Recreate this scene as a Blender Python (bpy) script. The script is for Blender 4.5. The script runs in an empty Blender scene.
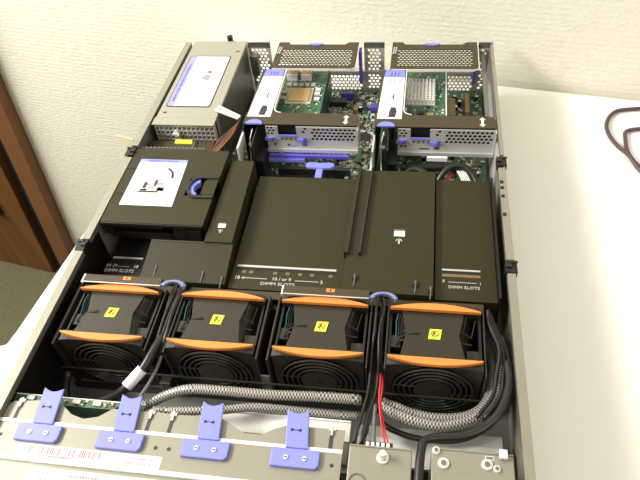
import bpy, bmesh, math, random
from mathutils import Vector, Matrix
random.seed(7)
SC = bpy.context.scene
COL = SC.collection
PI = math.pi

# ---------------------------------------------------------------- camera
cam_d = bpy.data.cameras.new('camera')
cam_d.sensor_width = 36.0
cam_d.lens = 622.0 * 36.0 / 640.0
cam_d.clip_start = 0.01
cam = bpy.data.objects.new('camera', cam_d)
COL.objects.link(cam)
right = Vector((0.98799, 0.13399, -0.07693))
down = Vector((0.04660, -0.73317, -0.67845))
fwd = Vector((-0.14730, 0.66671, -0.73061))
m = Matrix((right, -down, -fwd)).transposed().to_4x4()
m.translation = Vector((0.34393, -0.79862, 0.54238))
cam.matrix_world = m
SC.camera = cam

# ---------------------------------------------------------------- light
w = bpy.data.worlds.new('room_light')
SC.world = w
w.use_nodes = True
bg = w.node_tree.nodes['Background']
bg.inputs[0].default_value = (1.0, 0.97, 0.90, 1)
bg.inputs[1].default_value = 0.54
wt = w.node_tree                              # room: bright ceiling, dim lower walls and floor
_tc = wt.nodes.new('ShaderNodeTexCoord'); _sx = wt.nodes.new('ShaderNodeSeparateXYZ'); _rp = wt.nodes.new('ShaderNodeValToRGB')
wt.links.new(_tc.outputs['Generated'], _sx.inputs[0]); wt.links.new(_sx.outputs['Z'], _rp.inputs['Fac']); wt.links.new(_rp.outputs['Color'], bg.inputs[0])
_rp.color_ramp.elements[0].position = 0.0; _rp.color_ramp.elements[0].color = (0.13, 0.12, 0.09, 1)
_rp.color_ramp.elements[1].position = 0.55; _rp.color_ramp.elements[1].color = (1.0, 0.94, 0.81, 1)
def area(name, loc, target, sx, sy, power, col):
    d = bpy.data.lights.new(name, 'AREA')
    d.shape = 'RECTANGLE'; d.size = sx; d.size_y = sy; d.energy = power; d.color = col
    o = bpy.data.objects.new(name, d); COL.objects.link(o)
    o.location = loc
    o.rotation_euler = (Vector(target) - Vector(loc)).to_track_quat('-Z', 'Y').to_euler()
    return o
area('ceiling_and_fill_light', (-1.15, -0.45, 1.25), (-0.1, 0.05, 0), 1.2, 0.30, 42, (1.0, 0.98, 0.93))
area('ceiling_and_fill_light', (1.55, -1.25, 1.3), (1.0, -0.6, 0), 1.2, 0.35, 4.5, (1.0, 0.96, 0.88))  # unseen fill lamp added to brighten the right of the table
vs = SC.view_settings
SC.display_settings.display_device = 'sRGB'
vs.view_transform = 'Standard'; vs.look = 'None'; vs.gamma = 1.0; vs.use_curve_mapping = False
vs.exposure = 0.55

# ---------------------------------------------------------------- materials
def mat(name, col, rough=0.5, metal=0.0, bump=None, var=None, spec=0.5):
    M = bpy.data.materials.new(name); M.use_nodes = True
    nt = M.node_tree; b = nt.nodes['Principled BSDF']
    b.inputs['Base Color'].default_value = (*col, 1)
    b.inputs['Roughness'].default_value = rough
    b.inputs['Metallic'].default_value = metal
    b.inputs['Specular IOR Level'].default_value = spec
    tc = nt.nodes.new('ShaderNodeTexCoord')
    if var:                                   # (scale, amount): slight mottling
        n = nt.nodes.new('ShaderNodeTexNoise'); n.inputs['Scale'].default_value = var[0]
        n.inputs['Detail'].default_value = 4
        nt.links.new(tc.outputs['Object'], n.inputs['Vector'])
        r = nt.nodes.new('ShaderNodeMapRange')
        r.inputs['To Min'].default_value = 1 - var[1]; r.inputs['To Max'].default_value = 1 + var[1]
        nt.links.new(n.outputs['Fac'], r.inputs['Value'])
        h = nt.nodes.new('ShaderNodeHueSaturation'); h.inputs['Color'].default_value = (*col, 1)
        nt.links.new(r.outputs['Result'], h.inputs['Value'])
        nt.links.new(h.outputs['Color'], b.inputs['Base Color'])
    if bump:                                  # (scale, distance)
        n = nt.nodes.new('ShaderNodeTexNoise'); n.inputs['Scale'].default_value = bump[0]
        n.inputs['Detail'].default_value = 3
        nt.links.new(tc.outputs['Object'], n.inputs['Vector'])
        bp = nt.nodes.new('ShaderNodeBump'); bp.inputs['Distance'].default_value = bump[1]
        bp.inputs['Strength'].default_value = 0.6
        nt.links.new(n.outputs['Fac'], bp.inputs['Height'])
        nt.links.new(bp.outputs['Normal'], b.inputs['Normal'])
    return M

M = {}
M['black'] = mat('black_plastic', (0.019, 0.017, 0.010), 0.42, bump=(2500, 0.00008))
M['cover'] = mat('matte_black_plastic', (0.021, 0.018, 0.002), 0.5, bump=(2500, 0.00008), var=(40, 0.12), spec=0.4)
M['fanblk'] = mat('fan_black_plastic', (0.024, 0.021, 0.012), 0.33)
M['deep'] = mat('deep_black_plastic_and_shade', (0.009, 0.008, 0.007), 0.4)
M['cable'] = mat('cable_black', (0.016, 0.014, 0.014), 0.35)
M['brown'] = mat('brown_painted_steel', (0.055, 0.040, 0.020), 0.45, 0.1)
M['steel'] = mat('galvanised_steel', (0.58, 0.57, 0.54), 0.36, 0.35, var=(60, 0.08))
M['beige'] = mat('beige_steel', (0.30, 0.285, 0.225), 0.42, 0.3, var=(35, 0.05))
M['pbeige'] = mat('power_supply_steel', (0.37, 0.36, 0.29), 0.42, 0.3, var=(35, 0.05))
M['bright'] = mat('bright_steel', (0.80, 0.80, 0.78), 0.3, 0.5)
M['dsteel'] = mat('grey_steel', (0.20, 0.20, 0.18), 0.4, 0.5)
M['fold'] = mat('folded_steel_edge', (0.85, 0.84, 0.80), 0.35, 0.2)
M['blue'] = mat('lavender_blue_plastic', (0.22, 0.24, 0.80), 0.42)
M['dblue'] = mat('deep_blue_plastic', (0.10, 0.09, 0.48), 0.4)
M['lblue'] = mat('pale_blue_print', (0.30, 0.32, 0.85), 0.5)
M['orange'] = mat('orange_plastic', (0.85, 0.25, 0.05), 0.45)
M['white'] = mat('white_paper', (0.86, 0.86, 0.88), 0.6)
M['wplas'] = mat('white_plastic', (0.75, 0.73, 0.68), 0.45)
M['pink'] = mat('pale_pink_paper', (0.82, 0.72, 0.74), 0.6)
M['yellow'] = mat('yellow_sticker', (0.90, 0.78, 0.06), 0.5)
M['ink'] = mat('dark_ink', (0.04, 0.03, 0.04), 0.6)
M['gink'] = mat('grey_ink', (0.32, 0.29, 0.30), 0.6)
M['rink'] = mat('reddish_ink', (0.30, 0.12, 0.12), 0.6)
M['print'] = mat('white_print', (0.48, 0.47, 0.43), 0.6)
M['pcb'] = mat('green_circuit_board', (0.045, 0.125, 0.065), 0.4, var=(300, 0.5))
M['dpcb'] = mat('dark_green_circuit_board', (0.008, 0.035, 0.018), 0.4, var=(150, 0.4))
M['gold'] = mat('gold_lid', (0.62, 0.42, 0.17), 0.35, 0.4)
M['slot'] = mat('slot_tan', (0.17, 0.12, 0.05), 0.5)
M['chip'] = mat('chip_black', (0.02, 0.02, 0.02), 0.4)
M['tan'] = mat('tan_component', (0.42, 0.28, 0.12), 0.5)
M['red'] = mat('red_insulation', (0.60, 0.015, 0.02), 0.4)
M['owire'] = mat('orange_brown_insulation', (0.33, 0.09, 0.02), 0.4)
M['twire'] = mat('teal_insulation', (0.02, 0.12, 0.14), 0.4)
M['gwire'] = mat('grey_insulation', (0.14, 0.14, 0.14), 0.4)
M['braidl'] = mat('braid_light', (0.50, 0.48, 0.43), 0.35, 0.3)
M['braidd'] = mat('braid_dark', (0.06, 0.055, 0.05), 0.4)
M['cord'] = mat('cord_rubber', (0.085, 0.050, 0.065), 0.45)
M['tape'] = mat('masking_tape', (0.82, 0.72, 0.46), 0.7)
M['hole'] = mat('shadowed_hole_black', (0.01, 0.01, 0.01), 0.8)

def wall_mat():
    Mx = mat('cream_wallpaper', (0.72, 0.61, 0.40), 0.8)
    nt = Mx.node_tree; b = nt.nodes['Principled BSDF']
    tc = nt.nodes.new('ShaderNodeTexCoord')
    mp = nt.nodes.new('ShaderNodeMapping'); mp.inputs['Scale'].default_value = (110, 110, 200)
    nt.links.new(tc.outputs['Object'], mp.inputs['Vector'])
    v = nt.nodes.new('ShaderNodeTexNoise'); v.inputs['Scale'].default_value = 1.0; v.inputs['Detail'].default_value = 5
    v.inputs['Roughness'].default_value = 0.7
    nt.links.new(mp.outputs['Vector'], v.inputs['Vector'])
    wv = nt.nodes.new('ShaderNodeTexWave'); wv.wave_type = 'BANDS'; wv.bands_direction = 'Z'
    wv.inputs['Scale'].default_value = 40; wv.inputs['Distortion'].default_value = 3; wv.inputs['Detail Scale'].default_value = 3
    nt.links.new(tc.outputs['Object'], wv.inputs['Vector'])
    a = nt.nodes.new('ShaderNodeMath'); a.operation = 'MULTIPLY_ADD'; a.inputs[1].default_value = 0.12
    nt.links.new(wv.outputs['Fac'], a.inputs[0]); nt.links.new(v.outputs['Fac'], a.inputs[2])
    bp = nt.nodes.new('ShaderNodeBump'); bp.inputs['Distance'].default_value = 0.0022; bp.inputs['Strength'].default_value = 0.6
    nt.links.new(a.outputs[0], bp.inputs['Height']); nt.links.new(bp.outputs['Normal'], b.inputs['Normal'])
    r = nt.nodes.new('ShaderNodeValToRGB')
    r.color_ramp.elements[0].position = 0.35; r.color_ramp.elements[0].color = (0.78, 0.74, 0.61, 1)
    r.color_ramp.elements[1].position = 0.8; r.color_ramp.elements[1].color = (0.85, 0.82, 0.70, 1)
    nt.links.new(v.outputs['Fac'], r.inputs['Fac']); nt.links.new(r.outputs['Color'], b.inputs['Base Color'])
    return Mx
M['wall'] = wall_mat()

def wood_mat():
    Mx = mat('stained_wood', (0.2, 0.08, 0.02), 0.5)
    nt = Mx.node_tree; b = nt.nodes['Principled BSDF']
    tc = nt.nodes.new('ShaderNodeTexCoord'); mp = nt.nodes.new('ShaderNodeMapping')
    mp.inputs['Scale'].default_value = (30, 30, 2.0)
    nt.links.new(tc.outputs['Object'], mp.inputs['Vector'])
    n = nt.nodes.new('ShaderNodeTexNoise'); n.inputs['Scale'].default_value = 1.5; n.inputs['Detail'].default_value = 6
    nt.links.new(mp.outputs['Vector'], n.inputs['Vector'])
    r = nt.nodes.new('ShaderNodeValToRGB')
    r.color_ramp.elements[0].position = 0.3; r.color_ramp.elements[0].color = (0.090, 0.036, 0.008, 1)
    r.color_ramp.elements[1].position = 0.75; r.color_ramp.elements[1].color = (0.165, 0.070, 0.016, 1)
    nt.links.new(n.outputs['Fac'], r.inputs['Fac']); nt.links.new(r.outputs['Color'], b.inputs['Base Color'])
    return Mx
M['wood'] = wood_mat()
M['trim'] = mat('brown_door_trim', (0.17, 0.070, 0.024), 0.5, var=(12, 0.15))
M['carpet'] = mat('grey_brown_carpet', (0.105, 0.092, 0.046), 0.95, bump=(250, 0.004), var=(120, 0.35))
M['table'] = mat('white_laminate', (0.93, 0.91, 0.87), 0.5, var=(8, 0.03))

# ---------------------------------------------------------------- mesh building
class MB:
    def __init__(s): s.v = []; s.f = []; s.m = []; s.mats = []
    def mi(s, k):
        if k not in s.mats: s.mats.append(k)
        return s.mats.index(k)
    def add(s, vs, fs, k):
        b = len(s.v); i = s.mi(k)
        s.v += [tuple(v) for v in vs]
        for f in fs: s.f.append(tuple(b + j for j in f)); s.m.append(i)
        return s
    def box(s, x0, x1, y0, y1, z0, z1, k):
        x0, x1 = sorted((x0, x1)); y0, y1 = sorted((y0, y1)); z0, z1 = sorted((z0, z1))
        return s.add([(x, y, z) for z in (z0, z1) for y in (y0, y1) for x in (x0, x1)],
                     [(0, 2, 3, 1), (4, 5, 7, 6), (0, 1, 5, 4), (2, 6, 7, 3), (0, 4, 6, 2), (1, 3, 7, 5)], k)
    def bbox(s, x0, x1, y0, y1, z0, z1, k, b=0.001):     # box with chamfered top edges
        x0, x1 = sorted((x0, x1)); y0, y1 = sorted((y0, y1)); z0, z1 = sorted((z0, z1))
        r = lambda d, z: [(x0+d, y0+d, z), (x1-d, y0+d, z), (x1-d, y1-d, z), (x0+d, y1-d, z)]
        vs = r(0, z0) + r(0, z1 - b) + r(b, z1)
        fs = [(3, 2, 1, 0), (8, 9, 10, 11)]
        for a in (0, 4):
            for i in range(4):
                j = (i + 1) % 4; fs.append((a+i, a+j, a+4+j, a+4+i))
        return s.add(vs, fs, k)
    def prism(s, pts, z0, z1, k, axis='z'):
        n = len(pts)
        def P(p, h): return {'z': (p[0], p[1], h), 'y': (p[0], h, p[1]), 'x': (h, p[0], p[1])}[axis]
        vs = [P(p, z0) for p in pts] + [P(p, z1) for p in pts]
        fs = [tuple(range(n - 1, -1, -1)), tuple(range(n, 2 * n))]
        for i in range(n):
            j = (i + 1) % n; fs.append((i, j, n + j, n + i))
        return s.add(vs, fs, k)
    def hexa(s, q, h0, h1, k):                              # quad in xy given 4 (x,y,ztop), bottom at z = ztop - h
        vs = [(x, y, z - h1) for x, y, z in q] + [(x, y, z - h0) for x, y, z in q]
        return s.add(vs, [(3, 2, 1, 0), (4, 5, 6, 7), (0, 1, 5, 4), (1, 2, 6, 5), (2, 3, 7, 6), (3, 0, 4, 7)], k)
    def tube(s, pts, r, k, seg=8, k2=None, smooth=True, step=0.004):
        P = [Vector(p) for p in pts]
        if smooth and len(P) > 2:
            Q = [P[0] * 2 - P[1]] + P + [P[-1] * 2 - P[-2]]
            out = []
            for i in range(1, len(Q) - 2):
                a, b, c, d = Q[i-1], Q[i], Q[i+1], Q[i+2]
                n = max(2, int((c - b).length / step))
                for j in range(n):
                    t = j / n
                    out.append(0.5 * ((2*b) + (c-a)*t + (2*a-5*b+4*c-d)*t*t + (3*b-a-3*c+d)*t**3))
            out.append(P[-1]); P = out
        n = len(P); up = None; base = len(s.v); i1 = s.mi(k); i2 = s.mi(k2) if k2 else i1
        for i, p in enumerate(P):
            t = (P[min(i+1, n-1)] - P[max(i-1, 0)]).normalized()
            if up is None: up = t.orthogonal().normalized()
            up = (up - t * up.dot(t)).normalized()
            sd = t.cross(up)
            for j in range(seg):
                a = 2 * PI * j / seg
                s.v.append(tuple(p + (up * math.cos(a) + sd * math.sin(a)) * r))
        for i in range(n - 1):
            for j in range(seg):
                q = (j + 1) % seg
                s.f.append((base+i*seg+j, base+i*seg+q, base+(i+1)*seg+q, base+(i+1)*seg+j))
                s.m.append(i2 if (i + j) % 2 else i1)
        s.f.append(tuple(base + j for j in range(seg-1, -1, -1))); s.m.append(i1)
        s.f.append(tuple(base + (n-1)*seg + j for j in range(seg))); s.m.append(i1)
        return s
    def cyl(s, p0, p1, r, k, seg=20): return s.tube([p0, p1], r, k, seg, smooth=False)
    def ring(s, c, r, t, k, axis='y', n=36, seg=6, a0=0, a1=2*PI):
        pts = []
        for i in range(n + 1):
            a = a0 + (a1 - a0) * i / n
            u, v = r * math.cos(a), r * math.sin(a)
            pts.append({'y': (c[0]+u, c[1], c[2]+v), 'z': (c[0]+u, c[1]+v, c[2])}[axis])
        return s.tube(pts, t, k, seg, smooth=False)
    def perf(s, u0, u1, v0, v1, pitch, hr, P, t, k):        # sheet with real hexagonal holes; P(u, v, w) -> point
        ph = pitch * 0.87
        nr = max(1, int((v1 - v0) / ph)); nc = max(1, int((u1 - u0) / pitch - 0.5))
        mv = ((v1 - v0) - nr * ph) / 2
        def quad(a, b, c, d):
            s.add([P(a, c, t/2), P(b, c, t/2), P(b, d, t/2), P(a, d, t/2), P(a, c, -t/2), P(b, c, -t/2), P(b, d, -t/2), P(a, d, -t/2)],
                  [(0, 1, 2, 3), (7, 6, 5, 4), (0, 4, 5, 1), (2, 6, 7, 3), (1, 5, 6, 2), (0, 3, 7, 4)], k)
        if mv > 1e-6: quad(u0, u1, v0, v0 + mv); quad(u0, u1, v1 - mv, v1)
        for r_ in range(nr):
            c0 = v0 + mv + r_ * ph
            off = (pitch / 2 if r_ % 2 else 0)
            mu = ((u1 - u0) - (nc + 0.5) * pitch) / 2
            if mu + off > 1e-6: quad(u0, u0 + mu + off, c0, c0 + ph)
            e = u0 + mu + off + nc * pitch
            if u1 - e > 1e-6: quad(e, u1, c0, c0 + ph)
            for c_ in range(nc):
                cu = u0 + mu + off + (c_ + 0.5) * pitch; cv = c0 + ph / 2
                o = [(1, 0), (1, 1), (0, 1), (-1, 1), (-1, 0), (-1, -1), (0, -1), (1, -1)]
                O = [(cu + a * pitch / 2, cv + b * ph / 2) for a, b in o]
                I = [(cu + hr * math.cos(PI/4*i), cv + hr * math.sin(PI/4*i)) for i in range(8)]
                vs = [P(*p, t/2) for p in O] + [P(*p, t/2) for p in I] + [P(*p, -t/2) for p in I] + [P(*p, -t/2) for p in O]
                fs = []
                for i in range(8):
                    j = (i + 1) % 8
                    fs += [(i, j, 8+j, 8+i), (8+i, 8+j, 16+j, 16+i), (16+i, 16+j, 24+j, 24+i)]
                s.add(vs, fs, k)
        return s
    def text(s, body, size, k, x, y, z, rot=0, sx=1.0, bold=0.0):
        c = bpy.data.curves.new('lettering', 'FONT'); c.body = body; c.size = size; c.align_x = 'CENTER'; c.align_y = 'CENTER'
        c.extrude = 0.00012; c.resolution_u = 2; c.offset = bold
        o = bpy.data.objects.new('lettering', c)
        me = bpy.data.meshes.new_from_object(o)
        ca, sa = math.cos(rot), math.sin(rot)
        s.add([(x + (v.co.x*sx)*ca - v.co.y*sa, y + (v.co.x*sx)*sa + v.co.y*ca, z + v.co.z) for v in me.vertices],
              [tuple(p.vertices) for p in me.polygons], k)
        bpy.data.objects.remove(o); bpy.data.curves.remove(c); bpy.data.meshes.remove(me)
        return s
    def scribble(s, n, size, k, x, y, z, rot=0):        # a line of print too small to read: short uneven dashes
        ca, sa = math.cos(rot), math.sin(rot); u = -n * size * 0.28
        for i in range(n):
            l = size * random.uniform(.25, .45); h = size * random.uniform(.18, .32)
            s.prism([(x + a*ca - c*sa, y + a*sa + c*ca) for a, c in ((u, -h), (u + l, -h), (u + l, h), (u, h))], z - .0001, z + .0001, k)
            u += size * 0.56
        return s
    def build(s, name, parent=None, bevel=0, smooth=False, loc=None):
        me = bpy.data.meshes.new(name)
        me.from_pydata(s.v, [], s.f)
        for k in s.mats: me.materials.append(M[k])
        for p, i in zip(me.polygons, s.m): p.material_index = i; p.use_smooth = smooth
        me.update()
        o = bpy.data.objects.new(name, me); COL.objects.link(o)
        if parent: o.parent = parent
        if loc: o.location = loc
        if bevel:
            b = o.modifiers.new('edge', 'BEVEL'); b.width = bevel; b.segments = 2; b.limit_method = 'ANGLE'
        return o

def tag(o, label=None, cat=None, group=None, kind=None):
    if label: o['label'] = label
    if cat: o['category'] = cat
    if group: o['group'] = group
    if kind: o['kind'] = kind
    return o
def thing(name, label, cat, loc=(0, 0, 0), group=None):
    o = bpy.data.objects.new(name, None); COL.objects.link(o); o.location = loc; o.empty_display_size = 0.02
    return tag(o, label, cat, group)
def copy_tree(o, parent=None):
    c = o.copy(); COL.objects.link(c); c.parent = parent
    for ch in list(o.children): copy_tree(ch, c)
    return c

# ================================================================ SETTING
FZ = -0.76
TH = math.atan(-0.183)
def onwall(x, off=0.0, z=0.0):                     # point on the wall plane, off metres in front of it
    n = Vector((0.18, 0.9837, 0)); y = 0.037 - 0.183 * (x - 0.462)
    return (x - n.x * off, y - n.y * off, z)
b = MB()
A, B_ = onwall(-2.2), onwall(2.4)
A2, B2 = onwall(-2.2, -0.1), onwall(2.4, -0.1)
b.prism([(A[0], A[1]), (B_[0], B_[1]), (B2[0], B2[1]), (A2[0], A2[1])], FZ, 1.9, 'wall')
tag(b.build('wall_back'), kind='structure')
tag(MB().box(-2.3, 2.4, -2.6, 0.75, FZ - 0.05, FZ, 'carpet').build('floor'), kind='structure')
# door with its casing, set in the wall
def wallpoly(pts, off0, off1, k, name, parent=None):
    vs = [onwall(x, off0, z) for x, z in pts] + [onwall(x, off1, z) for x, z in pts]
    n = len(pts)
    fs = [tuple(range(n-1, -1, -1)), tuple(range(n, 2*n))] + [(i, (i+1) % n, n+(i+1) % n, n+i) for i in range(n)]
    return MB().add(vs, fs, k).build(name, parent, bevel=0.002)
ZT = 0.45
lean = lambda z: -0.505 + (z + 0.10) * 0.098            # right edge of the casing
dr = thing('door_1', None, None); dr['kind'] = 'structure'
door = wallpoly([(-1.5, FZ + .005), (lean(FZ) - 0.088, FZ + .005), (lean(ZT) - 0.088, ZT), (-1.5, ZT)], 0.0005, 0.030, 'wood', 'door_leaf', dr)
wallpoly([(lean(FZ) - 0.050, FZ + .001), (lean(FZ), FZ + .001), (lean(ZT), ZT), (lean(ZT) - 0.050, ZT)], 0.0005, 0.030, 'trim', 'door_casing', dr)
wallpoly([(lean(FZ) - 0.088, FZ + .001), (lean(FZ) - 0.050, FZ + .001), (lean(ZT) - 0.050, ZT), (lean(ZT) - 0.088, ZT)], 0.0005, 0.010, 'hole', 'door_gap', dr)
hp = Vector(onwall(-0.715, 0.032, -0.50))
MB().box(-0.012, 0.012, -0.010, 0, -0.03, 0.03, 'chip').build('door_handle', dr, bevel=0.003, loc=hp).rotation_euler.z = TH

# ================================================================ TABLE
t = thing('table', 'white tabletop carrying the open server, pushed against the cream wall', 'table', (0, 0, FZ))
b = MB()
q = [(-0.012, 0.112), (1.55, -0.171), (1.30, -1.25), (-0.24, -1.22), (-0.155, -0.52), (-0.108, -0.487), (-0.086, -0.477), (-0.083, -0.46), (-0.066, -0.314)]
b.prism(q[::-1], 0.725, 0.7595, 'table')
b.build('tabletop', t, bevel=0.002)
for x, y in ((0.05, 0.03), (1.40, -0.22), (1.22, -1.15), (-0.15, -1.12)):
    MB().box(x - .02, x + .02, y - .02, y + .02, 0.0008, 0.725, 'dsteel').build('leg', t, bevel=0.002)

# ================================================================ SERVER CHASSIS
ch = thing('server_chassis', 'open silver rack server case with its lid off, lying on the white table', 'computer case')
MB().box(0.0, 0.44, -0.70, 0.0, 0.0004, 0.0016, 'dsteel').build('base_plate', ch)
def side(x0, s, name):
    b = MB()
    b.box(x0, x0 + s*0.0016, -0.70, 0.0, 0.0016, 0.0838, 'beige')
    # folded top lip with rectangular notches along it
    lw = 0.0085 if s > 0 else 0.0075
    cuts = [(-0.0, -0.240), (-0.262, -0.395), (-0.412, -0.70)]
    for y1, y0 in cuts:
        lw = 0.0085 if s > 0 else (0.0040 if y1 > -.1 else 0.0075)
        b.box(x0, x0 + s*lw, y0, y1, 0.0838, 0.085, 'beige')
        b.box(x0 + s*lw, x0 + s*(lw - .001), y0, y1, 0.078, 0.0838, 'dsteel')
    if s > 0:
        b.box(x0 + 0.0017, x0 + 0.0032, -0.58, -0.37, 0.002, 0.076, 'deep')  # added black liner: shade painted over the steel inner wall
        b.box(x0 - 0.004, x0 - 0.0002, -0.40, -0.02, 0.070, 0.078, 'beige')
    else:
        for y in (-0.283, -0.292, -0.305, -0.332): b.box(x0 - 0.0070, x0 - 0.0035, y - .0045, y, 0.08505, 0.0853, 'hole')
        b.box(x0 - 0.016, x0 - 0.0108, -0.160, -0.01, 0.074, 0.0775, 'dsteel')
        b.box(x0 - 0.0045, x0 - 0.0018, -0.23, -0.01, 0.01, 0.07, 'steel')
    return b.build(name, ch)
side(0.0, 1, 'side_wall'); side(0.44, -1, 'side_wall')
for x, s in ((0.0, 1), (0.44, -1)):
    for y in (-0.251, -0.4035):
        b = MB()
        b.box(x - s*0.002, x + s*0.0087, y - .0075, y + .0075, 0.0775, 0.0855, 'deep')
        b.box(x + s*0.003, x + s*0.009, y - .002, y + .002, 0.0855, 0.0875, 'chip')
        b.box(x - s*0.0026, x + s*0.005, y + .0035, y + .0065, 0.0855, 0.0868, 'black')
        b.build('slide_clip', ch, bevel=0.0005)
# rear panel: perforated columns with folded silver tabs, openings behind the risers
b = MB()
YW = lambda u, v, w_: (u, w_ - 0.002, v)
for x0, x1 in ((0.094, 0.127), (0.263, 0.292), (0.421, 0.4375)):
    b.perf(x0 + .002, x1 - .002, 0.010, 0.078, 0.0058, 0.0023, YW, 0.001, 'steel')
    b.box(x0, x0 + .002, -0.0025, -0.0015, .0016, .082, 'steel'); b.box(x1 - .002, x1, -0.0025, -0.0015, .0016, .082, 'steel')
    b.box(x0 + .002, x1 - .002, -0.0025, -0.0015, .0016, .010, 'steel')
    b.box(x0, x1, -0.0025, -0.0015, .078, .086, 'dsteel')
b.perf(0.127, 0.263, 0.006, 0.036, 0.0058, 0.0024, YW, 0.001, 'steel')
b.perf(0.292, 0.421, 0.006, 0.036, 0.0058, 0.0024, YW, 0.001, 'steel')
b.box(0.127, 0.263, -.0025, -.0015, .0016, .006, 'steel'); b.box(0.292, 0.421, -.0025, -.0015, .0016, .006, 'steel')
b.box(0.127, 0.421, -.0045, -.001, .036, .041, 'steel')
b.build('rear_panel', ch)
for x0, x1 in ((0.095, 0.127), (0.264, 0.292), (0.421, 0.440)):
    pts = [(x0, -0.004), (x1, -0.004), (x1, 0.004), (x1 - .004, 0.009), (x0 + .004, 0.009), (x0, 0.004)]
    MB().prism(pts, 0.0862, 0.0885, 'steel').build('rear_tab', ch, bevel=0.0006)
MB().box(0.097, 0.109, -0.016, -0.004, 0.040, 0.072, 'dsteel').build('rear_latch_block', ch, bevel=0.001)
for dx in (0, 0.16):                                # blue retaining levers beside each riser opening
    MB().box(0.2565 + dx, 0.2605 + dx, -0.0185, -0.004, 0.030, 0.080, 'dblue').build('blue_retaining_lever', ch, bevel=0.0008)
MB().box(0.002, 0.300, -0.6998, -0.6985, 0.0020, 0.0755, 'dsteel').build('front_wall', ch)
# trough between fans and drive bay
b = MB()
b.box(0.0035, 0.302, -0.60, -0.5745, 0.0017, 0.0480, 'steel'); b.box(0.160, 0.300, -0.5950, -0.5760, 0.0490, 0.0520, 'dsteel'); b.box(0.160, 0.300, -0.5760, -0.5585, 0.0500, 0.0530, 'bright'); b.box(0.160, 0.300, -0.5590, -0.5575, 0.0500, 0.0545, 'fold')  # one steel plate: highlight painted bright, shaded scoop painted grey
b.box(0.305, 0.427, -0.5845, -0.5600, 0.0300, 0.0340, 'bright')
b.box(0.305, 0.427, -0.5735, -0.548, 0.0017, 0.030, 'steel')
b.build('bay_bulkhead', ch, bevel=0.0005)

# ================================================================ DRIVE BAY COVER
dc = thing('drive_bay_cover', 'beige folded steel drive bay cover with four lavender latches across the server front', 'cover', (0.0, -0.60, 0.07))
D = lambda x, y: (x, y + 0.60)
b = MB()
# plate with a scalloped rear edge
back = [(0.0090, -0.583), (0.012, -0.579), (0.028, -0.577), (0.036, -0.576), (0.058, -0.579), (0.068, -0.586), (0.080, -0.589), (0.092, -0.586), (0.102, -0.578), (0.128, -0.578),
        (0.140, -0.577), (0.158, -0.578), (0.176, -0.577), (0.198, -0.578), (0.208, -0.583), (0.218, -0.588), (0.232, -0.588), (0.242, -0.582), (0.252, -0.578), (0.298, -0.578)]
pts = [D(x, y) for x, y in back] + [D(0.298, -0.597), D(0.0090, -0.597)]
b.prism(pts[::-1], 0.0072, 0.0085, 'beige')
b.box(0.0090, 0.298, 0.003, -0.0255, 0.0085, 0.0100, 'beige')
b.box(0.0090, 0.298, 0.0018, 0.0048, 0.0085, 0.0106, 'fold')
b.box(0.0090, 0.298, -0.0255, -0.0290, 0.0060, 0.0106, 'fold')
b.box(0.0090, 0.298, -0.0275, -0.100, 0.0060, 0.0078, 'beige')
for x, y in ((0.016, -0.0095), (0.150, -0.008), (0.161, -0.008), (0.291, -0.008)):
    b.cyl((x, y, 0.0100), (x, y, 0.0103), 0.0016, 'ink', 12)
for x in (0.020, 0.137, 0.156, 0.288):
    b.box(x - .0016, x + .0016, 0.006, 0.020, 0.0085, 0.0087, 'ink')
    b.box(x - .0010, x + .0010, 0.016, 0.024, 0.0087, 0.0105, 'steel')
    b.box(x - .0025, x + .0025, 0.0205, 0.0235, 0.0080, 0.0098, 'fold')
b.build('cover_plate', dc, bevel=0.0003)
def latch(dx):
    b = MB()
    x0, x1 = 0.0365 + dx, 0.0545 + dx
    # tongue with hollow curved rear end
    n = 8; arc = [(x1 - (x1 - x0) * i / n, 0.0345 - 0.0035 * math.sin(PI * i / n)) for i in range(n + 1)]
    pts = [(x0 + 0.0035, 0.002), (x1 + 0.0035, 0.002)] + arc
    b.prism(pts, 0.0107, 0.0128, 'blue')
    b.prism([(0.0300 + dx, 0.0012), (0.0678 + dx, 0.0012), (0.0678 + dx, -0.0105), (0.0655 + dx, -0.0135), (0.0300 + dx, -0.0135)][::-1], 0.0101, 0.0135, 'blue')
    o = b.build('lavender_latch', dc, bevel=0.0007)
    b = MB()
    for x in (0.042 + dx, 0.0565 + dx):
        b.cyl((x, -0.0065, 0.0135), (x, -0.0065, 0.0143), 0.0019, 'bright', 14)
        b.box(x - .0013, x + .0013, -0.0069, -0.0061, 0.0143, 0.0145, 'ink')
    b.build('rivets', o)
    b = MB(); xm, ym = (x0 + x1) / 2 + .001, 0.0165
    b.box(xm - .0045, xm + .0045, ym - .0003, ym + .0003, 0.0128, 0.0130, 'ink')
    for s in (-1, 1):
        b.prism([(xm + s*.0010, ym), (xm + s*.0040, ym + .0017), (xm + s*.0040, ym - .0017)][::s], 0.0128, 0.0130, 'ink')
    b.build('arrow_mark', o)
for dx in (0, 0.071, 0.142, 0.2135): latch(dx)
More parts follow.
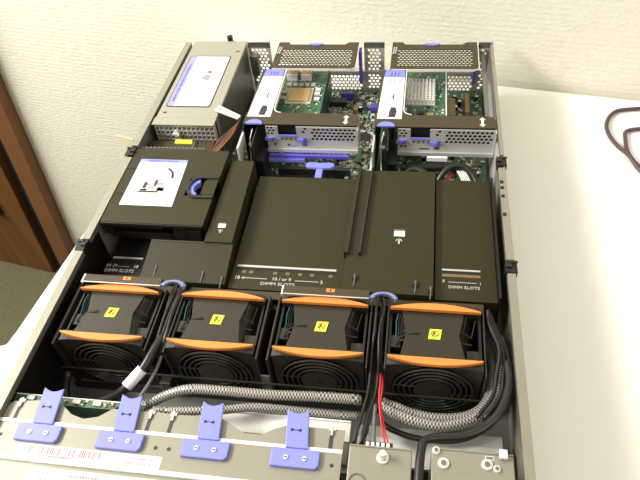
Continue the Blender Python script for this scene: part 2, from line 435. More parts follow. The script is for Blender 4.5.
# label strips
b = MB(); b.prism([(0.036, -0.0150), (0.158, -0.0150), (0.158, -0.0250), (0.034, -0.0250)][::-1], 0.0100, 0.0102, 'white')
b.build('bar_code_label', dc)
b = MB()
x = 0.042
while x < 0.108:
    wd = random.choice((.0005, .0008, .0012)); b.box(x, x + wd, -0.0222, -0.0163, 0.0102, 0.01025, 'rink'); x += wd + random.choice((.0006, .0009, .0013))
x = 0.128
while x < 0.150:
    wd = random.choice((.0004, .0008)); b.box(x, x + wd, -0.0235, -0.0205, 0.0102, 0.01025, 'rink'); x += wd + .0007
b.scribble(12, 0.0030, 'rink', 0.075, -0.0237, 0.0103)
b.scribble(22, 0.0022, 'gink', 0.138, -0.0183, 0.0103)
b.build('printing', dc.children[-1])
b = MB(); b.prism([(0.052, -0.032), (0.215, -0.032), (0.215, -0.075), (0.045, -0.075)][::-1], 0.0078, 0.0080, 'pink')
pl = b.build('rating_label', dc)
b = MB(); b.scribble(4, 0.0035, 'gink', 0.066, -0.036, 0.0081); b.scribble(4, 0.0035, 'gink', 0.067, -0.041, 0.0081)
b.scribble(11, 0.0045, 'gink', 0.100, -0.0365, 0.0081); b.scribble(30, 0.003, 'gink', 0.112, -0.0425, 0.0081)
b.build('printing', pl)

# green backplane board behind the cover
bp_ = thing('drive_backplane', 'green circuit board edge standing behind the first two lavender latches', 'circuit board', (0.005, -0.574, 0.0485))
b = MB(); b.box(0, 0.152, -0.0008, 0.0008, 0.0003, 0.0205, 'pcb'); b.box(0, 0.120, -0.0008, 0.0062, 0.0195, 0.0212, 'pcb'); b.box(0, 0.120, 0.0062, 0.0070, 0.0190, 0.0216, 'wplas'); b.build('board', bp_)
for i in range(26):
    x = random.uniform(.045, .118); MB().box(x, x + .0022, 0.0005 + (i % 3) * .0018, 0.0018 + (i % 3) * .0018, 0.0212, 0.0226, random.choice(('tan', 'wplas', 'gold', 'chip'))).build('component', bp_)
for x in (0.012, 0.055, 0.074, 0.104):
    MB().box(x, x + .007, 0.0010, 0.0050, 0.0212, 0.0235, random.choice(('tan', 'wplas'))).build('connector', bp_, bevel=0.0004)

# ================================================================ SILVER BAY BLOCKS (front right)
def bay(name, label, x0, x1, y1, screws, extra=None):
    t = thing(name, label, 'metal bay', (x0, -0.70, 0.0017))
    b = MB(); b.box(0, x1 - x0, 0, y1 + 0.70, 0.0, 0.0775, 'beige')
    b.box(0, x1 - x0, y1 + 0.6995, y1 + 0.7010, 0.070, 0.0785, 'beige')
    b.build('housing', t, bevel=0.0012)
    for (sx, sy, r) in screws:
        b = MB(); b.cyl((sx - x0, sy + .70, 0.0775), (sx - x0, sy + .70, 0.0790), r, 'bright', 24)
        b.cyl((sx - x0, sy + .70, 0.0790), (sx - x0, sy + .70, 0.0802), r * 0.45, 'dsteel', 16)
        b.build('screw', t, smooth=False)
    return t
t1 = bay('optical_drive_bay', 'narrow beige metal bay with thumbscrew, between the latches and the thick black cable', 0.303, 0.351, -0.590, [(0.329, -0.598, 0.0048)])
MB().cyl((0.026, 0.102, 0.0802), (0.026, 0.102, 0.0870), 0.0026, 'bright', 18).build('thumbscrew_post', t1, smooth=False)
MB().ring((0.008, 0.082, 0.0778), 0.006, 0.0007, 'dsteel', 'z').build('embossed_ring', t1)
t2 = bay('front_panel_bay', 'wide beige metal bay with silver screws in the server corner under the cable bend', 0.3655, 0.4265, -0.5865, [(0.3745, -0.5975, 0.0042), (0.4065, -0.5955, 0.0042), (0.4135, -0.598, 0.0028), (0.363 + .006, -0.588, 0.003)])
b = MB(); b.box(0.040, 0.0465, 0.1085, 0.1115, 0.0775, 0.0779, 'fold'); b.box(0.0405, 0.046, 0.109, 0.111, 0.0779, 0.078, 'dsteel'); b.build('name_slot', t2)
MB().box(0.050, 0.056, 0.109, 0.116, 0.0787, 0.0825, 'wplas').build('white_corner_clip', t2, bevel=0.0005)

# ================================================================ POWER SUPPLY
ps = thing('power_supply', 'beige metal power supply box with white label in the server rear corner', 'power supply', (0.0115, 0.0, 0.0018))
PW, PT = 0.0805, 0.0815
b = MB()
b.box(0, PW, -0.180, 0.007, 0.0, PT, 'pbeige')
b.box(-0.007, -0.0005, -0.185, 0.0, PT - .0005, PT + .0003, 'beige') if False else None
b.build('housing', ps, bevel=0.0012)
MB().box(-0.001, PW, -0.1955, -0.1805, PT - 0.0012, PT, 'pbeige').build('top_lip', ps, bevel=0.0003)
b = MB()                                            # honeycomb front
b.box(0.001, PW - .001, -0.1870, -0.1805, 0.0, PT - .0015, 'hole')
g = b
YG = lambda u, v, w_: (u, w_ - 0.1885, v)
nC = 13
for r_ in range(7):
    z0 = 0.012 + r_ * 0.0095
for i in range(nC + 1):
    x = 0.001 + (PW - .003) * i / nC
    g.box(x, x + .0013, -0.1945, -0.1871, 0.003, PT - .0015, 'steel')
for i in range(12):
    z = 0.003 + i * 0.00675
    g.box(0.001, PW - .001, -0.1945, -0.1871, z, z + .0013, 'steel')
g.build('front_grille', ps)
b = MB(); b.cyl((0.030, -0.200, 0.0700), (0.030, -0.1946, 0.0700), 0.0042, 'bright', 18); b.box(0.0255, 0.0345, -0.2015, -0.200, 0.0690, 0.0715, 'bright'); b.build('grille_screw', ps)
b = MB(); pts = []
def rrect(x0, x1, y0, y1, r, n=5):
    P = []
    for cx, cy, a in ((x1-r, y1-r, 0), (x0+r, y1-r, 90), (x0+r, y0+r, 180), (x1-r, y0+r, 270)):
        for i in range(n + 1):
            q_ = math.radians(a + 90 * i / n); P.append((cx + r*math.cos(q_), cy + r*math.sin(q_)))
    return P
b.prism(rrect(0.0060, 0.0660, -0.1577, -0.0343, 0.004), PT, PT + .0003, 'ink')
b.prism(rrect(0.0077, 0.0643, -0.1555, -0.0365, 0.0035), PT + .0003, PT + .0005, 'white')
b.prism(rrect(0.0073, 0.0165, -0.156, -0.036, 0.0035), PT + .0005, PT + .0006, 'lblue')
lb = b.build('label_plate', ps)
b = MB(); zt = PT + .0007
b.scribble(26, 0.0062, 'dblue', 0.0125, -0.100, zt, PI/2)
for i, l in enumerate((.030, .026, .034, .030, .020, .028)):
    x = 0.028 + i * 0.0048
    for k_ in range(5):
        b.box(x, x + .0007, -0.150 + k_*l/5, -0.150 + (k_ + .75)*l/5, PT + .0005, PT + .0007, 'gink')
b.prism([(0.036, -0.092), (0.046, -0.098), (0.051, -0.088), (0.042, -0.081)], PT + .0005, PT + .0007, 'gink')
b.prism([(0.040, -0.078), (0.048, -0.080), (0.049, -0.074), (0.042, -0.072)], PT + .0005, PT + .0007, 'gink')
b.cyl((0.045, -0.0765, PT + .0007), (0.045, -0.0765, PT + .0009), .0016, 'ink', 10)
b.scribble(3, 0.005, 'gink', 0.046, -0.045, zt); b.scribble(3, 0.005, 'gink', 0.024, -0.070, zt)
b.build('label_printing', lb)
for x, y in ((0.072, -0.022), (0.009, -0.170)):
    MB().box(x - .0022, x + .0022, y - .001, y + .001, PT, PT + .0006, 'ink').build('housing_slot', ps)
b = MB(); b.cyl((0.052, 0.0145, PT - .006), (0.052, 0.0145, PT + .004), 0.0042, 'black', 16); b.box(0.046, 0.058, 0.0072, 0.019, PT - .012, PT - .006, 'black')
b.build('rear_knob', ps, bevel=0.0006)
b = MB(); b.box(0.0807, 0.0812, -0.175, 0.0, 0.0, PT - .002, 'dsteel'); b.build('side_shade_panel', ps)  # added darker sheet: shade painted on the side turned from the light

# power distribution board, in front of the supply
pd = thing('power_board', 'dark power board with a yellow sticker between the power supply and the black duct cover', 'circuit board', (0.006, -0.2435, 0.0118))
b = MB(); b.box(0, 0.088, 0.002, 0.0415, -0.010, 0.051, 'deep'); b.box(0.002, 0.086, 0.012, 0.040, 0.051, 0.0525, 'brown'); b.box(0.060, 0.0605, 0.014, 0.040, 0.0525, 0.0535, 'print'); b.box(0.064, 0.0645, 0.014, 0.040, 0.0525, 0.0535, 'black')
b.build('board', pd, bevel=0.0006)
b = MB()
for i in range(16): b.box(0.003 + i*.0052, 0.0062 + i*.0052, 0.0075, 0.010, 0.058, 0.0665, 'dsteel')
b.box(0.0035, 0.086, 0.0065, 0.0075, 0.052, 0.066, 'deep'); b.box(0.0035, 0.086, 0.0025, 0.0065, 0.052, 0.068, 'chip')
b.build('pin_header', pd)
MB().hexa([(0.035, 0.034, .0536), (0.058, 0.034, .0536), (0.056, 0.0415, .0536), (0.034, 0.0415, .0536)], 0, 0.0012, 'yellow').build('yellow_sticker', pd)

# ================================================================ BLACK DUCT COVER
du = thing('duct_cover', 'black plastic box cover with white pictured label and blue finger latch', 'cover', (0.0090, -0.368, 0.048))
W_, L_, T_ = 0.1155, 0.1225, 0.036
b = MB()
nx0, nx1, ny0, ny1 = 0.082, 0.102, 0.045, 0.073     # latch opening in the lid
yb = 0.1225
for (x0, x1, y0, y1) in ((0, nx0, 0, yb), (nx1, W_, 0, yb), (nx0, nx1, 0, ny0), (nx0, nx1, ny1, yb)):
    b.box(x0, x1, y0, y1, T_ - .003, T_, 'cover')
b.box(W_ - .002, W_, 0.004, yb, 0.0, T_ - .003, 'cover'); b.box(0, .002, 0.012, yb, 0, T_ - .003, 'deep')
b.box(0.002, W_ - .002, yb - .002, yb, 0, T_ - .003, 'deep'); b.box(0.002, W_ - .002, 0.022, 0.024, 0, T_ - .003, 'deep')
b.build('lid', du)
b = MB(); b.box(0.0, W_, -0.0012, 0.0, T_ - .0045, T_ - .0005, 'black'); b.box(0.010, 0.080, 0.006, 0.020, 0.004, 0.014, 'deep')
b.box(0.080, 0.094, 0.002, 0.020, 0.010, 0.028, 'chip'); b.box(0.095, 0.1105, 0.001, 0.020, 0.002, 0.026, 'black')
b.box(0.0, 0.009, 0.003, 0.012, 0.014, T_ - .003, 'black'); b.box(0.012, 0.07, 0.0, 0.003, T_ - .009, T_ - .0045, 'deep')
b.build('front_shroud', du, bevel=0.0006)
b = MB(); b.prism([(0.0125, 0.0265), (0.0735, 0.0265), (0.0700, 0.1040), (0.0125, 0.1040)], T_, T_ + .0003, 'white')
b.prism([(0.0125, 0.0985), (0.0702, 0.0985), (0.0700, 0.1040), (0.0125, 0.1040)], T_ + .0003, T_ + .0004, 'lblue')
lb = b.build('picture_label', du)
b = MB(); z0, z1 = T_ + .0003, T_ + .0006
b.prism([(0.024, 0.046), (0.036, 0.043), (0.052, 0.047), (0.060, 0.054), (0.046, 0.056), (0.030, 0.052)], z0, z1, 'print')
b.box(0.026, 0.050, 0.0475, 0.0495, z0, z1, 'gink'); b.box(0.048, 0.056, 0.050, 0.058, z0, z1, 'gink'); b.box(0.030, 0.034, 0.054, 0.064, z0, z1, 'ink'); b.box(0.034, 0.038, 0.058, 0.061, z0, z1, 'gink'); b.box(0.042, 0.0455, 0.058, 0.068, z0, z1, 'ink')
b.box(0.0455, 0.053, 0.060, 0.064, z0, z1, 'gink'); b.box(0.028, 0.036, 0.050, 0.053, z0, z1, 'gink'); b.box(0.038, 0.043, 0.054, 0.057, z0, z1, 'gink')
b.tube([(0.052, 0.087, z1), (0.056, 0.084, z1), (0.059, 0.078, z1), (0.060, 0.072, z1)], 0.0013, 'ink', 6)
b.cyl((0.052, 0.087, z0), (0.052, 0.087, z1 + .0002), 0.0022, 'gink', 12)
b.scribble(16, 0.0042, 'dblue', 0.041, 0.1012, z1)
for k_ in range(3): b.box(0.018, 0.034 - k_*.004, 0.088 - k_*.003, 0.0885 - k_*.003, z0, z1, 'gink')
b.build('label_printing', lb)
# latch
b = MB(); b.box(nx0, W_ - .003, ny0, ny1, T_ - .014, T_ - .012, 'deep'); b.build('latch_well', du)
def crescent(cx, cy, r0, r1, a0, a1, n=14):
    P = [(cx + r0*math.cos(a0+(a1-a0)*i/n)*.75, cy + r0*math.sin(a0+(a1-a0)*i/n)) for i in range(n+1)]
    Q = [(cx + r1*math.cos(a1+(a0-a1)*i/n)*.75, cy + r1*math.sin(a1+(a0-a1)*i/n)) for i in range(n+1)]
    return P, Q
def cres(b, cx, cy, r0, r1, a0, a1, z0, z1, k, n=14):
    for i in range(n):
        u, v = a0 + (a1-a0)*i/n, a0 + (a1-a0)*(i+1)/n
        f = lambda r, a: (cx + r*math.cos(a)*.75, cy + r*math.sin(a))
        b.prism([f(r0, u), f(r0, v), f(r1, v), f(r1, u)][::-1], z0, z1, k)
    return b
b = cres(MB(), 0.0955, 0.0590, 0.0140, 0.0180, PI*0.5, PI*1.5, T_ - .002, T_ + .0015, 'deep')
b.box(0.0955, W_, 0.0730, 0.0770, T_ - .002, T_ + .0015, 'deep'); b.box(0.0955, W_, 0.0410, 0.0450, T_ - .002, T_ + .0015, 'deep')
b.build('latch_rim', du)
cres(MB(), 0.0955, 0.0590, 0.0085, 0.0137, PI*0.55, PI*1.45, T_ - .008, T_ - .001, 'blue').build('blue_finger_latch', du)
MB().box(0.1000, W_, 0.0480, 0.0700, T_ - .010, T_ + .0006, 'cover').build('latch_pad', du, bevel=0.0008)
b = MB()
for y in (0.086, 0.043): b.box(0.0004, 0.012, y, y + .0022, T_ + .0, T_ + .0003, 'hole')
b.build('edge_seam', du)

# ================================================================ AIR BAFFLE
ab = thing('air_baffle', 'large dark plastic air baffle with DIMM slot lettering behind the fans', 'air baffle', (0.0, -0.44, 0.0))
Y = lambda y: y + 0.44
def slab(b, x0, x1, y0, y1, zf, zr, th, k='cover', x0r=None, x1r=None):
    x0r = x0 if x0r is None else x0r; x1r = x1 if x1r is None else x1r
    return b.hexa([(x0, Y(y0), zf), (x1, Y(y0), zf), (x1r, Y(y1), zr), (x0r, Y(y1), zr)], 0, th, k)
b = slab(MB(), 0.1285, 0.1590, -0.383, -0.253, 0.0765, 0.0765, 0.030, x0r=0.1285, x1r=0.1555)
b.build('left_channel', ab, bevel=0.0005)
b = slab(MB(), 0.0700, 0.1600, -0.430, -0.3835, 0.0660, 0.0740, 0.024)
b.hexa([(0.0700, Y(-.3835), .0742), (0.1600, Y(-.3835), .0742), (0.1600, Y(-.3815), .0746), (0.0700, Y(-.3815), .0746)], 0, .002, 'black')
b.build('left_front_panel', ab, bevel=0.0005)
b = slab(MB(), 0.0145, 0.0690, -0.4295, -0.345, 0.0440, 0.040, 0.012, 'deep'); b.build('deep_left_panel', ab)
b = slab(MB(), 0.1615, 0.2775, -0.4295, -0.2605, 0.0600, 0.0600, 0.020); b.build('centre_panel', ab, bevel=0.0005)
b = slab(MB(), 0.2780, 0.3655, -0.4310, -0.2540, 0.0685, 0.0685, 0.030)
b.hexa([(0.2755, Y(-.385), .0730), (0.2800, Y(-.385), .0730), (0.2820, Y(-.254), .0730), (0.2785, Y(-.254), .0730)], 0, .010, 'cover')
b.hexa([(0.2905, Y(-.385), .0735), (0.2925, Y(-.385), .0735), (0.2955, Y(-.2545), .0735), (0.2935, Y(-.2545), .0735)], 0, .006, 'black')
b.hexa([(0.2800, Y(-.384), .0688), (0.2905, Y(-.384), .0688), (0.2935, Y(-.2545), .0688), (0.2820, Y(-.2545), .0688)], 0, .0002, 'cover')
b.build('ridge_panel', ab, bevel=0.0004)
b = slab(MB(), 0.3670, 0.4262, -0.4300, -0.259, 0.0620, 0.0620, 0.030, x1r=0.4262); b.build('right_panel', ab, bevel=0.0005)
b = MB(); b.hexa([(0.4265, Y(-.43), .070), (0.4285, Y(-.43), .070), (0.4285, Y(-.262), .070), (0.4265, Y(-.262), .070)], 0, .04, 'deep'); b.build('right_flank', ab)
# lettering and slot windows
b = MB(); zc = 0.0603
b.box(0.166, 0.269, Y(-.4010), Y(-.3985), 0.0600, 0.0606, 'print')
b.box(0.164, 0.269, Y(-.4045), Y(-.4012), 0.0600, 0.0602, 'hole')
for x in (0.1725, 0.1800, 0.205, 0.218, 0.231, 0.243, 0.262): b.box(x, x + .004, Y(-.4090), Y(-.4055), 0.0600, 0.0602, 'slot')
b.build('slot_window', ab)
b = MB()
b.text('18', 0.0058, 'print', 0.1690, Y(-.4155), zc, bold=.0001); b.text('10 / or 9', 0.0056, 'print', 0.2150, Y(-.4150), zc, bold=.0001); b.text('2', 0.0056, 'print', 0.2560, Y(-.4160), zc, bold=.0001)
b.box(0.1750, 0.2000, Y(-.4156), Y(-.4149), 0.0600, zc, 'print'); b.box(0.2290, 0.2530, Y(-.4160), Y(-.4153), 0.0600, zc, 'print')
b.prism([(0.1730, Y(-.4152)), (0.1762, Y(-.4170)), (0.1762, Y(-.4136))], 0.0600, zc, 'print')
b.text('DIMM SLOTS', 0.0052, 'print', 0.2120, Y(-.4215), zc, sx=1.2, bold=.00005)
b.build('slot_lettering', ab)
b = MB(); zc = 0.0623
b.box(0.3740, 0.4110, Y(-.3935), Y(-.3915), 0.0620, 0.0626, 'print'); b.box(0.3730, 0.4110, Y(-.3965), Y(-.3936), 0.0620, 0.0622, 'hole')
b.box(0.3740, 0.4110, Y(-.4010), Y(-.3975), 0.0620, 0.0622, 'slot')
b.build('slot_window', ab)
b = MB()
b.text('8', 0.005, 'print', 0.3755, Y(-.4070), zc); b.text('1', 0.005, 'print', 0.4105, Y(-.4085), zc)
b.box(0.3800, 0.4070, Y(-.4080), Y(-.4074), 0.0620, zc, 'print')
b.text('DIMM SLOTS', 0.0048, 'print', 0.3950, Y(-.4140), zc, sx=1.1, bold=.00005)
b.build('slot_lettering', ab)
b = MB(); zc = 0.0440
b.box(0.0165, 0.0515, Y(-.3840), Y(-.3820), 0.0405, 0.0430, 'print')
b.build('slot_window', ab)
b = MB(); b.text('24 19', 0.0056, 'print', 0.020, Y(-.3960), zc, bold=.0001); b.text('-------', 0.0056, 'print', 0.034, Y(-.3960), zc); b.text('18', 0.0056, 'print', 0.048, Y(-.3960), zc, bold=.0001)
b.text('DIMM SLOTS', 0.0060, 'print', 0.0310, Y(-.4030), zc + .0003, bold=.00012); b.build('slot_lettering', ab)
def chipmark(x, y, z, s, name):
    b = MB(); b.box(x - .0065*s, x + .0065*s, Y(y), Y(y) + .0085*s, z, z + .0004, 'white'); b.box(x - .0065*s, x + .0065*s, Y(y) + .0085*s, Y(y) + .0115*s, z, z + .0003, 'dsteel')
    b.build('white_sticker', ab)
    b = MB(); b.ring((x, Y(y) - .0085*s, z + .0002), .0035*s, .0007*s, 'print', 'z', 16, a0=0, a1=PI); b.box(x - .001*s, x + .001*s, Y(y) - .0125*s, Y(y) - .005*s, z, z + .0004, 'print')
    b.box(x - .0035*s, x + .0035*s, Y(y) - .0065*s, Y(y) - .0052*s, z, z + .0004, 'print')
    b.build('lift_symbol', ab)
chipmark(0.3300, -0.3560, 0.0685, 0.85, 'a'); chipmark(0.1425, -0.3625, 0.0765, 0.62, 'b')

# ================================================================ FAN CAGE
fc = thing('fan_cage', 'black plastic frame that holds the four orange-tabbed fans in a row', 'fan cage', (0.0, -0.48, 0.0018))
F = lambda y: y + 0.48
for x0, x1 in ((0.0155, 0.0185), (0.1065, 0.1080), (0.1245, 0.1260), (0.2105, 0.2125), (0.2205, 0.2225), (0.3085, 0.3100), (0.3245, 0.3260), (0.4095, 0.4110)):
    MB().box(x0, x1, F(-.517), F(-.4465), 0.0, 0.072, 'black').build('divider', fc, bevel=0.0004)
MB().box(0.0155, 0.4125, F(-.4465), F(-.4415), 0.0, 0.050, 'black').build('rear_beam', fc)
b = MB(); b.box(0.062, 0.4125, F(-.4415), F(-.4325), 0.0580, 0.0600, 'brown'); b.build('rear_ledge', fc, bevel=0.0004)  # lighter brown paints the light caught along the front lip
b = MB(); b.box(0.0155, 0.4110, F(-.5225), F(-.5210), 0.0375, 0.0395, 'black'); b.box(0.0155, 0.4110, F(-.5215), F(-.5175), 0.0, 0.006, 'deep'); b.build('front_cross_bar', fc)
MB().box(0.2125, 0.2205, F(-.518), F(-.5165), 0.0, 0.045, 'dsteel').build('steel_bracket', fc)
MB().box(0.1130, 0.1240, F(-.5260), F(-.5165), 0.012, 0.030, 'black').build('cable_clamp', fc, bevel=0.001)
for x, y, z in ((0.0840, -.4190, .0665), (0.1350, -.4230, .0665), (0.1560, -.4280, .0655), (0.2890, -.4180, .0687), (0.3480, -.4220, .0687), (0.3625, -.4285, .0687)):
    b = MB(); b.tube([(x - .0008, Y(y) + .004, z + .0015), (x + .0006, Y(y) + .006, z + .0030), (x + .0006, Y(y), z + .0020), (x, Y(y) - .007, z)], 0.0006, 'gwire', 6)
    b.box(x - .0025, x + .0032, Y(y) + .001, Y(y) + .007, z - .002, z + .0008, 'hole')
    b.build('wire_clip', ab)
# two release levers: flat bars with a blue-edged arch over the cables
def lever(x0, x1, xa0, xa1, name_o):
    b = MB(); z = 0.0814
    yb = F(-.4395)
    b.hexa([(x0, F(-.4490), z), (xa0, F(-.4490), z), (xa0, F(-.4400), z), (x0, F(-.4400), z)], 0, .0025, 'brown')
    b.box(x0, xa0, F(-.4497), F(-.4490), z - .0012, z + .0003, 'fold')
    b.box(x0, x0 + .0016, F(-.4505), F(-.4400), z - .003, z + .0003, 'fold')
    o = b.build('release_lever', fc, bevel=0.0004)
    b = MB(); n = 12; c = (xa0 + xa1) / 2; R_ = (xa1 - xa0) / 2
    for i in range(n):
        a, a2 = PI - PI*i/n, PI - PI*(i+1)/n
        def pt(a, r): return (c + r*math.cos(a), F(-.4490) + 0.62*r*math.sin(a))
        b.prism([pt(a, R_ - .0036), pt(a, R_ - .0016), pt(a2, R_ - .0016), pt(a2, R_ - .0036)][::-1], z - .004, z + .0006, 'blue')
        b.prism([pt(a, R_ - .0050), pt(a, R_ - .0041), pt(a2, R_ - .0041), pt(a2, R_ - .0050)][::-1], z - .003, z + .0003, 'dsteel')
        b.prism([pt(a, R_ - .0011), pt(a, R_), pt(a2, R_), pt(a2, R_ - .0011)][::-1], z - .003, z + .0001, 'dsteel')
    b.build('blue_arch', o)
    b = MB(); xm = x0 + (xa0 - x0) * 0.56; b.box(xm - .004, xm + .004, F(-.4450), F(-.4412), z, z + .0003, 'orange'); b.box(xm - .0008, xm + .0008, F(-.4445), F(-.4417), z + .0003, z + .0004, 'ink'); b.build('orange_mark', o)
lever(0.0215, 0.1035, 0.1035, 0.1290, 0)
lever(0.2235, 0.3065, 0.3065, 0.3330, 1)

# ================================================================ FANS
def make_fan():
    t = thing('server_fan', 'fan', 'fan')
    W, H = 0.082, 0.0745; cz = 0.0375; R_ = 0.0362
    def flange(y0, y1, k):
        b = MB(); n = 40
        O, I = [], []
        for i in range(n):
            a = 2*PI*i/n + PI/n
            c, s_ = math.cos(a), math.sin(a)
            q_ = 1 / max(abs(c) / (W/2), abs(s_) / (H/2))
            O.append((c*q_, cz + s_*q_ - (cz - H/2))); I.append((R_*c, cz + R_*s_))
        vs = [(x, y0, z) for x, z in O] + [(x, y0, z) for x, z in I] + [(x, y1, z) for x, z in I] + [(x, y1, z) for x, z in O]
        fs = []
        for i in range(n):
            j = (i+1) % n
            fs += [(i, j, n+j, n+i), (n+i, n+j, 2*n+j, 2*n+i), (2*n+i, 2*n+j, 3*n+j, 3*n+i), (3*n+i, 3*n+j, j, i)]
        return b.add(vs, fs, k)
    b = flange(-.0335, -.0255, 'black')
    b2 = flange(.0255, .0320, 'fanblk'); b.add(b2.v, b2.f, 'fanblk')
    # waisted barrel between the flanges, flattened on top
    n, R2 = 40, 0.0385
    prof = [(-.0256, .0390), (-.020, .0375), (0.0, .0355), (.020, .0375), (.0256, .0390)]
    vs, fs = [], []
    for (y, r) in prof:
        for i in range(n):
            a = 2*PI*i/n; x, z = r*1.02*math.cos(a), r*math.sin(a)
            z = max(-.0365, min(.0340, z)); vs.append((x, y, cz + z))
    for k_ in range(len(prof) - 1):
        for i in range(n):
            j = (i+1) % n; fs.append((k_*n+i, k_*n+j, (k_+1)*n+j, (k_+1)*n+i))
    b.add(vs, fs, 'fanblk')
    b.prism([(-.030, -.0255), (.026, -.0255), (.021, 0), (.026, .0255), (-.030, .0255), (-.025, 0)], .0722, .0735, 'fanblk')
    b.box(-.0405, .0405, .0235, .0255, .068, .0745, 'fanblk'); b.box(-.0405, .0405, -.0255, -.0235, .068, .0745, 'fanblk')
    for y in (-.006, .010):
        for s_ in (-1, 1):
            b.add([(s_*.016, y, .0737), (s_*.033, y - .006*(1 if y > 0 else -.5), .066), (s_*.033, y - .0015 - .006*(1 if y > 0 else -.5), .066), (s_*.016, y - .0015, .0737)], [(0, 1, 2, 3)], 'deep')
    b.build('housing', t)
    for s_ in (-1, 1):
        b = MB(); b.box(s_*.0385, s_*.0405, -.0255, .0255, 0.001, 0.069, 'deep')
        if s_ < 0: b.box(-.0386, -.030, -.012, .000, .058, .0675, 'black')
        else: b.box(.028, .0386, -.021, -.010, .058, .066, 'black')
        for x0, x1, y0, y1 in ((.0275, .0245, .020, .004), (.0355, .0320, .017, .002)) if s_ > 0 else ((-.0265, -.0255, .020, .004),):
            b.tube([(x0, y0, .0735), (x1, y1, .0690)], .00045, 'black', 6, smooth=False)
        b.build('side_strut', t)
    b = MB()
    for i, k_ in enumerate(('twire', 'cable', 'cable')):
        x = -.033 + i*.0022
        b.tube([(x, .021, .072), (x - .0015, .012, .071), (x - .001 , .004, .069), (x - .002, -.004, .066)], .0005, k_, 6)
    b.tube([(-.034, -.010, .068), (-.030, -.004, .0715), (-.022, -.001, .0735), (-.014, .0, .0745)], .0009, 'cable', 6)
    b.build('fan_wires', t)
    for s_, y0 in ((1, .0240), (-1, -.0260)):
        n = 20; hw = .0405
        edge = [(-hw + 2*hw*i/n, y0 + s_*(.0062*(1 - (2*i/n - 1)**2) + .0003 if i not in (0, n) else .0)) for i in range(n+1)]
        pts = [(-hw, y0 - s_*.0006)] + edge + [(hw, y0 - s_*.0006)]
        if s_ > 0: pts = pts[::-1]
        if s_ < 0: pts = [(x, y - .0015) for x, y in pts]
        b = MB().prism(pts, .0746, .0782, 'orange'); b.build('orange_handle', t)
    b = MB(); fy = -.0352
    for r in (.0200, .0250, .0300, .0348): b.ring((0, fy, cz), r, .0011, 'fanblk', n=32, seg=6)
    for a in range(4):
        q_ = PI/4 + a*PI/2 + .4
        b.tube([(.014*math.cos(q_), fy, cz + .014*math.sin(q_)), (.036*math.cos(q_ + .25), fy + .0006, cz + .036*math.sin(q_ + .25))], .0009, 'fanblk', 6, smooth=False)
    b.cyl((0, fy - .0006, cz), (0, fy + .0010, cz), .0168, 'fanblk', 28)
    b.cyl((0, fy - .0012, cz), (0, fy - .0006, cz), .0022, 'deep', 12)
    b.build('finger_guard', t, smooth=False)
    b = MB(); b.cyl((0, -.030, cz), (0, -.012, cz), .0150, 'deep', 24); b.cyl((0, -.0120, cz), (0, -.0112, cz), .0325, 'hole', 28)  # includes an added black disc: painted shade behind the guard rings
    for i in range(7):
        a = 2*PI*i/7
        p = lambda r, a, y: (r*math.cos(a), y, cz + r*math.sin(a))
        b.add([p(.015, a, -.029), p(.0335, a + .25, -.029), p(.0335, a + .75, -.014), p(.015, a + .5, -.014)], [(0, 1, 2, 3)], 'deep')
    b.build('impeller', t)
    b = MB(); b.hexa([(-.006, -.0055, .0743), (.0045, -.0055, .0743), (.0060, .0050, .0743), (-.0045, .0050, .0743)], 0, .0009, 'yellow')
    st = b.build('yellow_warning_sticker', t)
    b = MB(); b.ring((0, 0, .0744), .0030, .0003, 'ink', 'z', 18); b.tube([(-.002, .002, .0745), (.0022, -.0024, .0745)], .00035, 'ink', 5, smooth=False)
    b.tube([(.0, .0022, .0745), (-.0018, -.0018, .0745)], .0005, 'ink', 5, smooth=False)
    b.build('hand_symbol', st)
    return t
fan0 = make_fan()
flab = ['black fan with orange tabs against the left case wall, behind the white-tagged cable',
        'black fan with orange tabs on the far side of the white-tagged cable bundle',
        'black fan with orange tabs, third from the left case wall',
        'black fan with orange tabs at the row end beside the braided cable bend']
for i, x in enumerate((0.0628, 0.1674, 0.2657, 0.3672)):
    f = fan0 if i == 0 else copy_tree(fan0)
    f.location = (x, -0.4793, 0.0022)
    tag(f, flab[i], 'fan', 'hot-swap fans in the fan cage')

# ================================================================ MOTHERBOARD
mb = thing('motherboard', 'green motherboard crowded with chips and connectors under the two riser frames', 'circuit board', (0.0, 0.0, 0.0018))
MB().box(0.096, 0.432, -0.43, -0.006, 0.006, 0.0078, 'pcb').build('board', mb)
zb = 0.0078
random.seed(21)
# heat sink with fins in front of the first riser
b = MB(); b.box(0.161, 0.245, -0.262, -0.222, zb, zb + .004, 'black')
for i in range(21): b.box(0.161 + i*.004, 0.1622 + i*.004, -0.262, -0.222, zb + .004, zb + .020, 'black')
b.build('finned_heat_sink', mb)
b = MB(); b.box(0.170, 0.262, -0.209, -0.203, zb, zb + .018, 'chip'); b.build('card_edge_slot', mb)
for x, y, sx, sy, h, k_ in ((0.218, -0.085, .010, .009, .003, 'wplas'), (0.225, -0.045, .030, .012, .010, 'chip'), (0.272, -0.120, .016, .018, .002, 'chip'), (0.235, -0.120, .012, .010, .002, 'chip'),
        (0.276, -0.215, .018, .016, .004, 'dpcb'), (0.268, -0.160, .008, .030, .004, 'pcb'), (0.385, -0.230, .012, .010, .003, 'chip'), (0.340, -0.235, .020, .010, .004, 'dpcb'), (0.400, -0.090, .018, .014, .003, 'chip'),
        (0.388, -0.060, .012, .040, .012, 'tan'), (0.410, -0.050, .006, .045, .012, 'tan'), (0.255, -0.060, .006, .012, .008, 'tan'), (0.240, -0.030, .020, .006, .012, 'dblue'), (0.282, -0.055, .014, .010, .008, 'dblue')):
    MB().box(x - sx/2, x + sx/2, y - sy/2, y + sy/2, zb, zb + h, k_).build('chip' if k_ == 'chip' else 'connector', mb, bevel=0.0004)
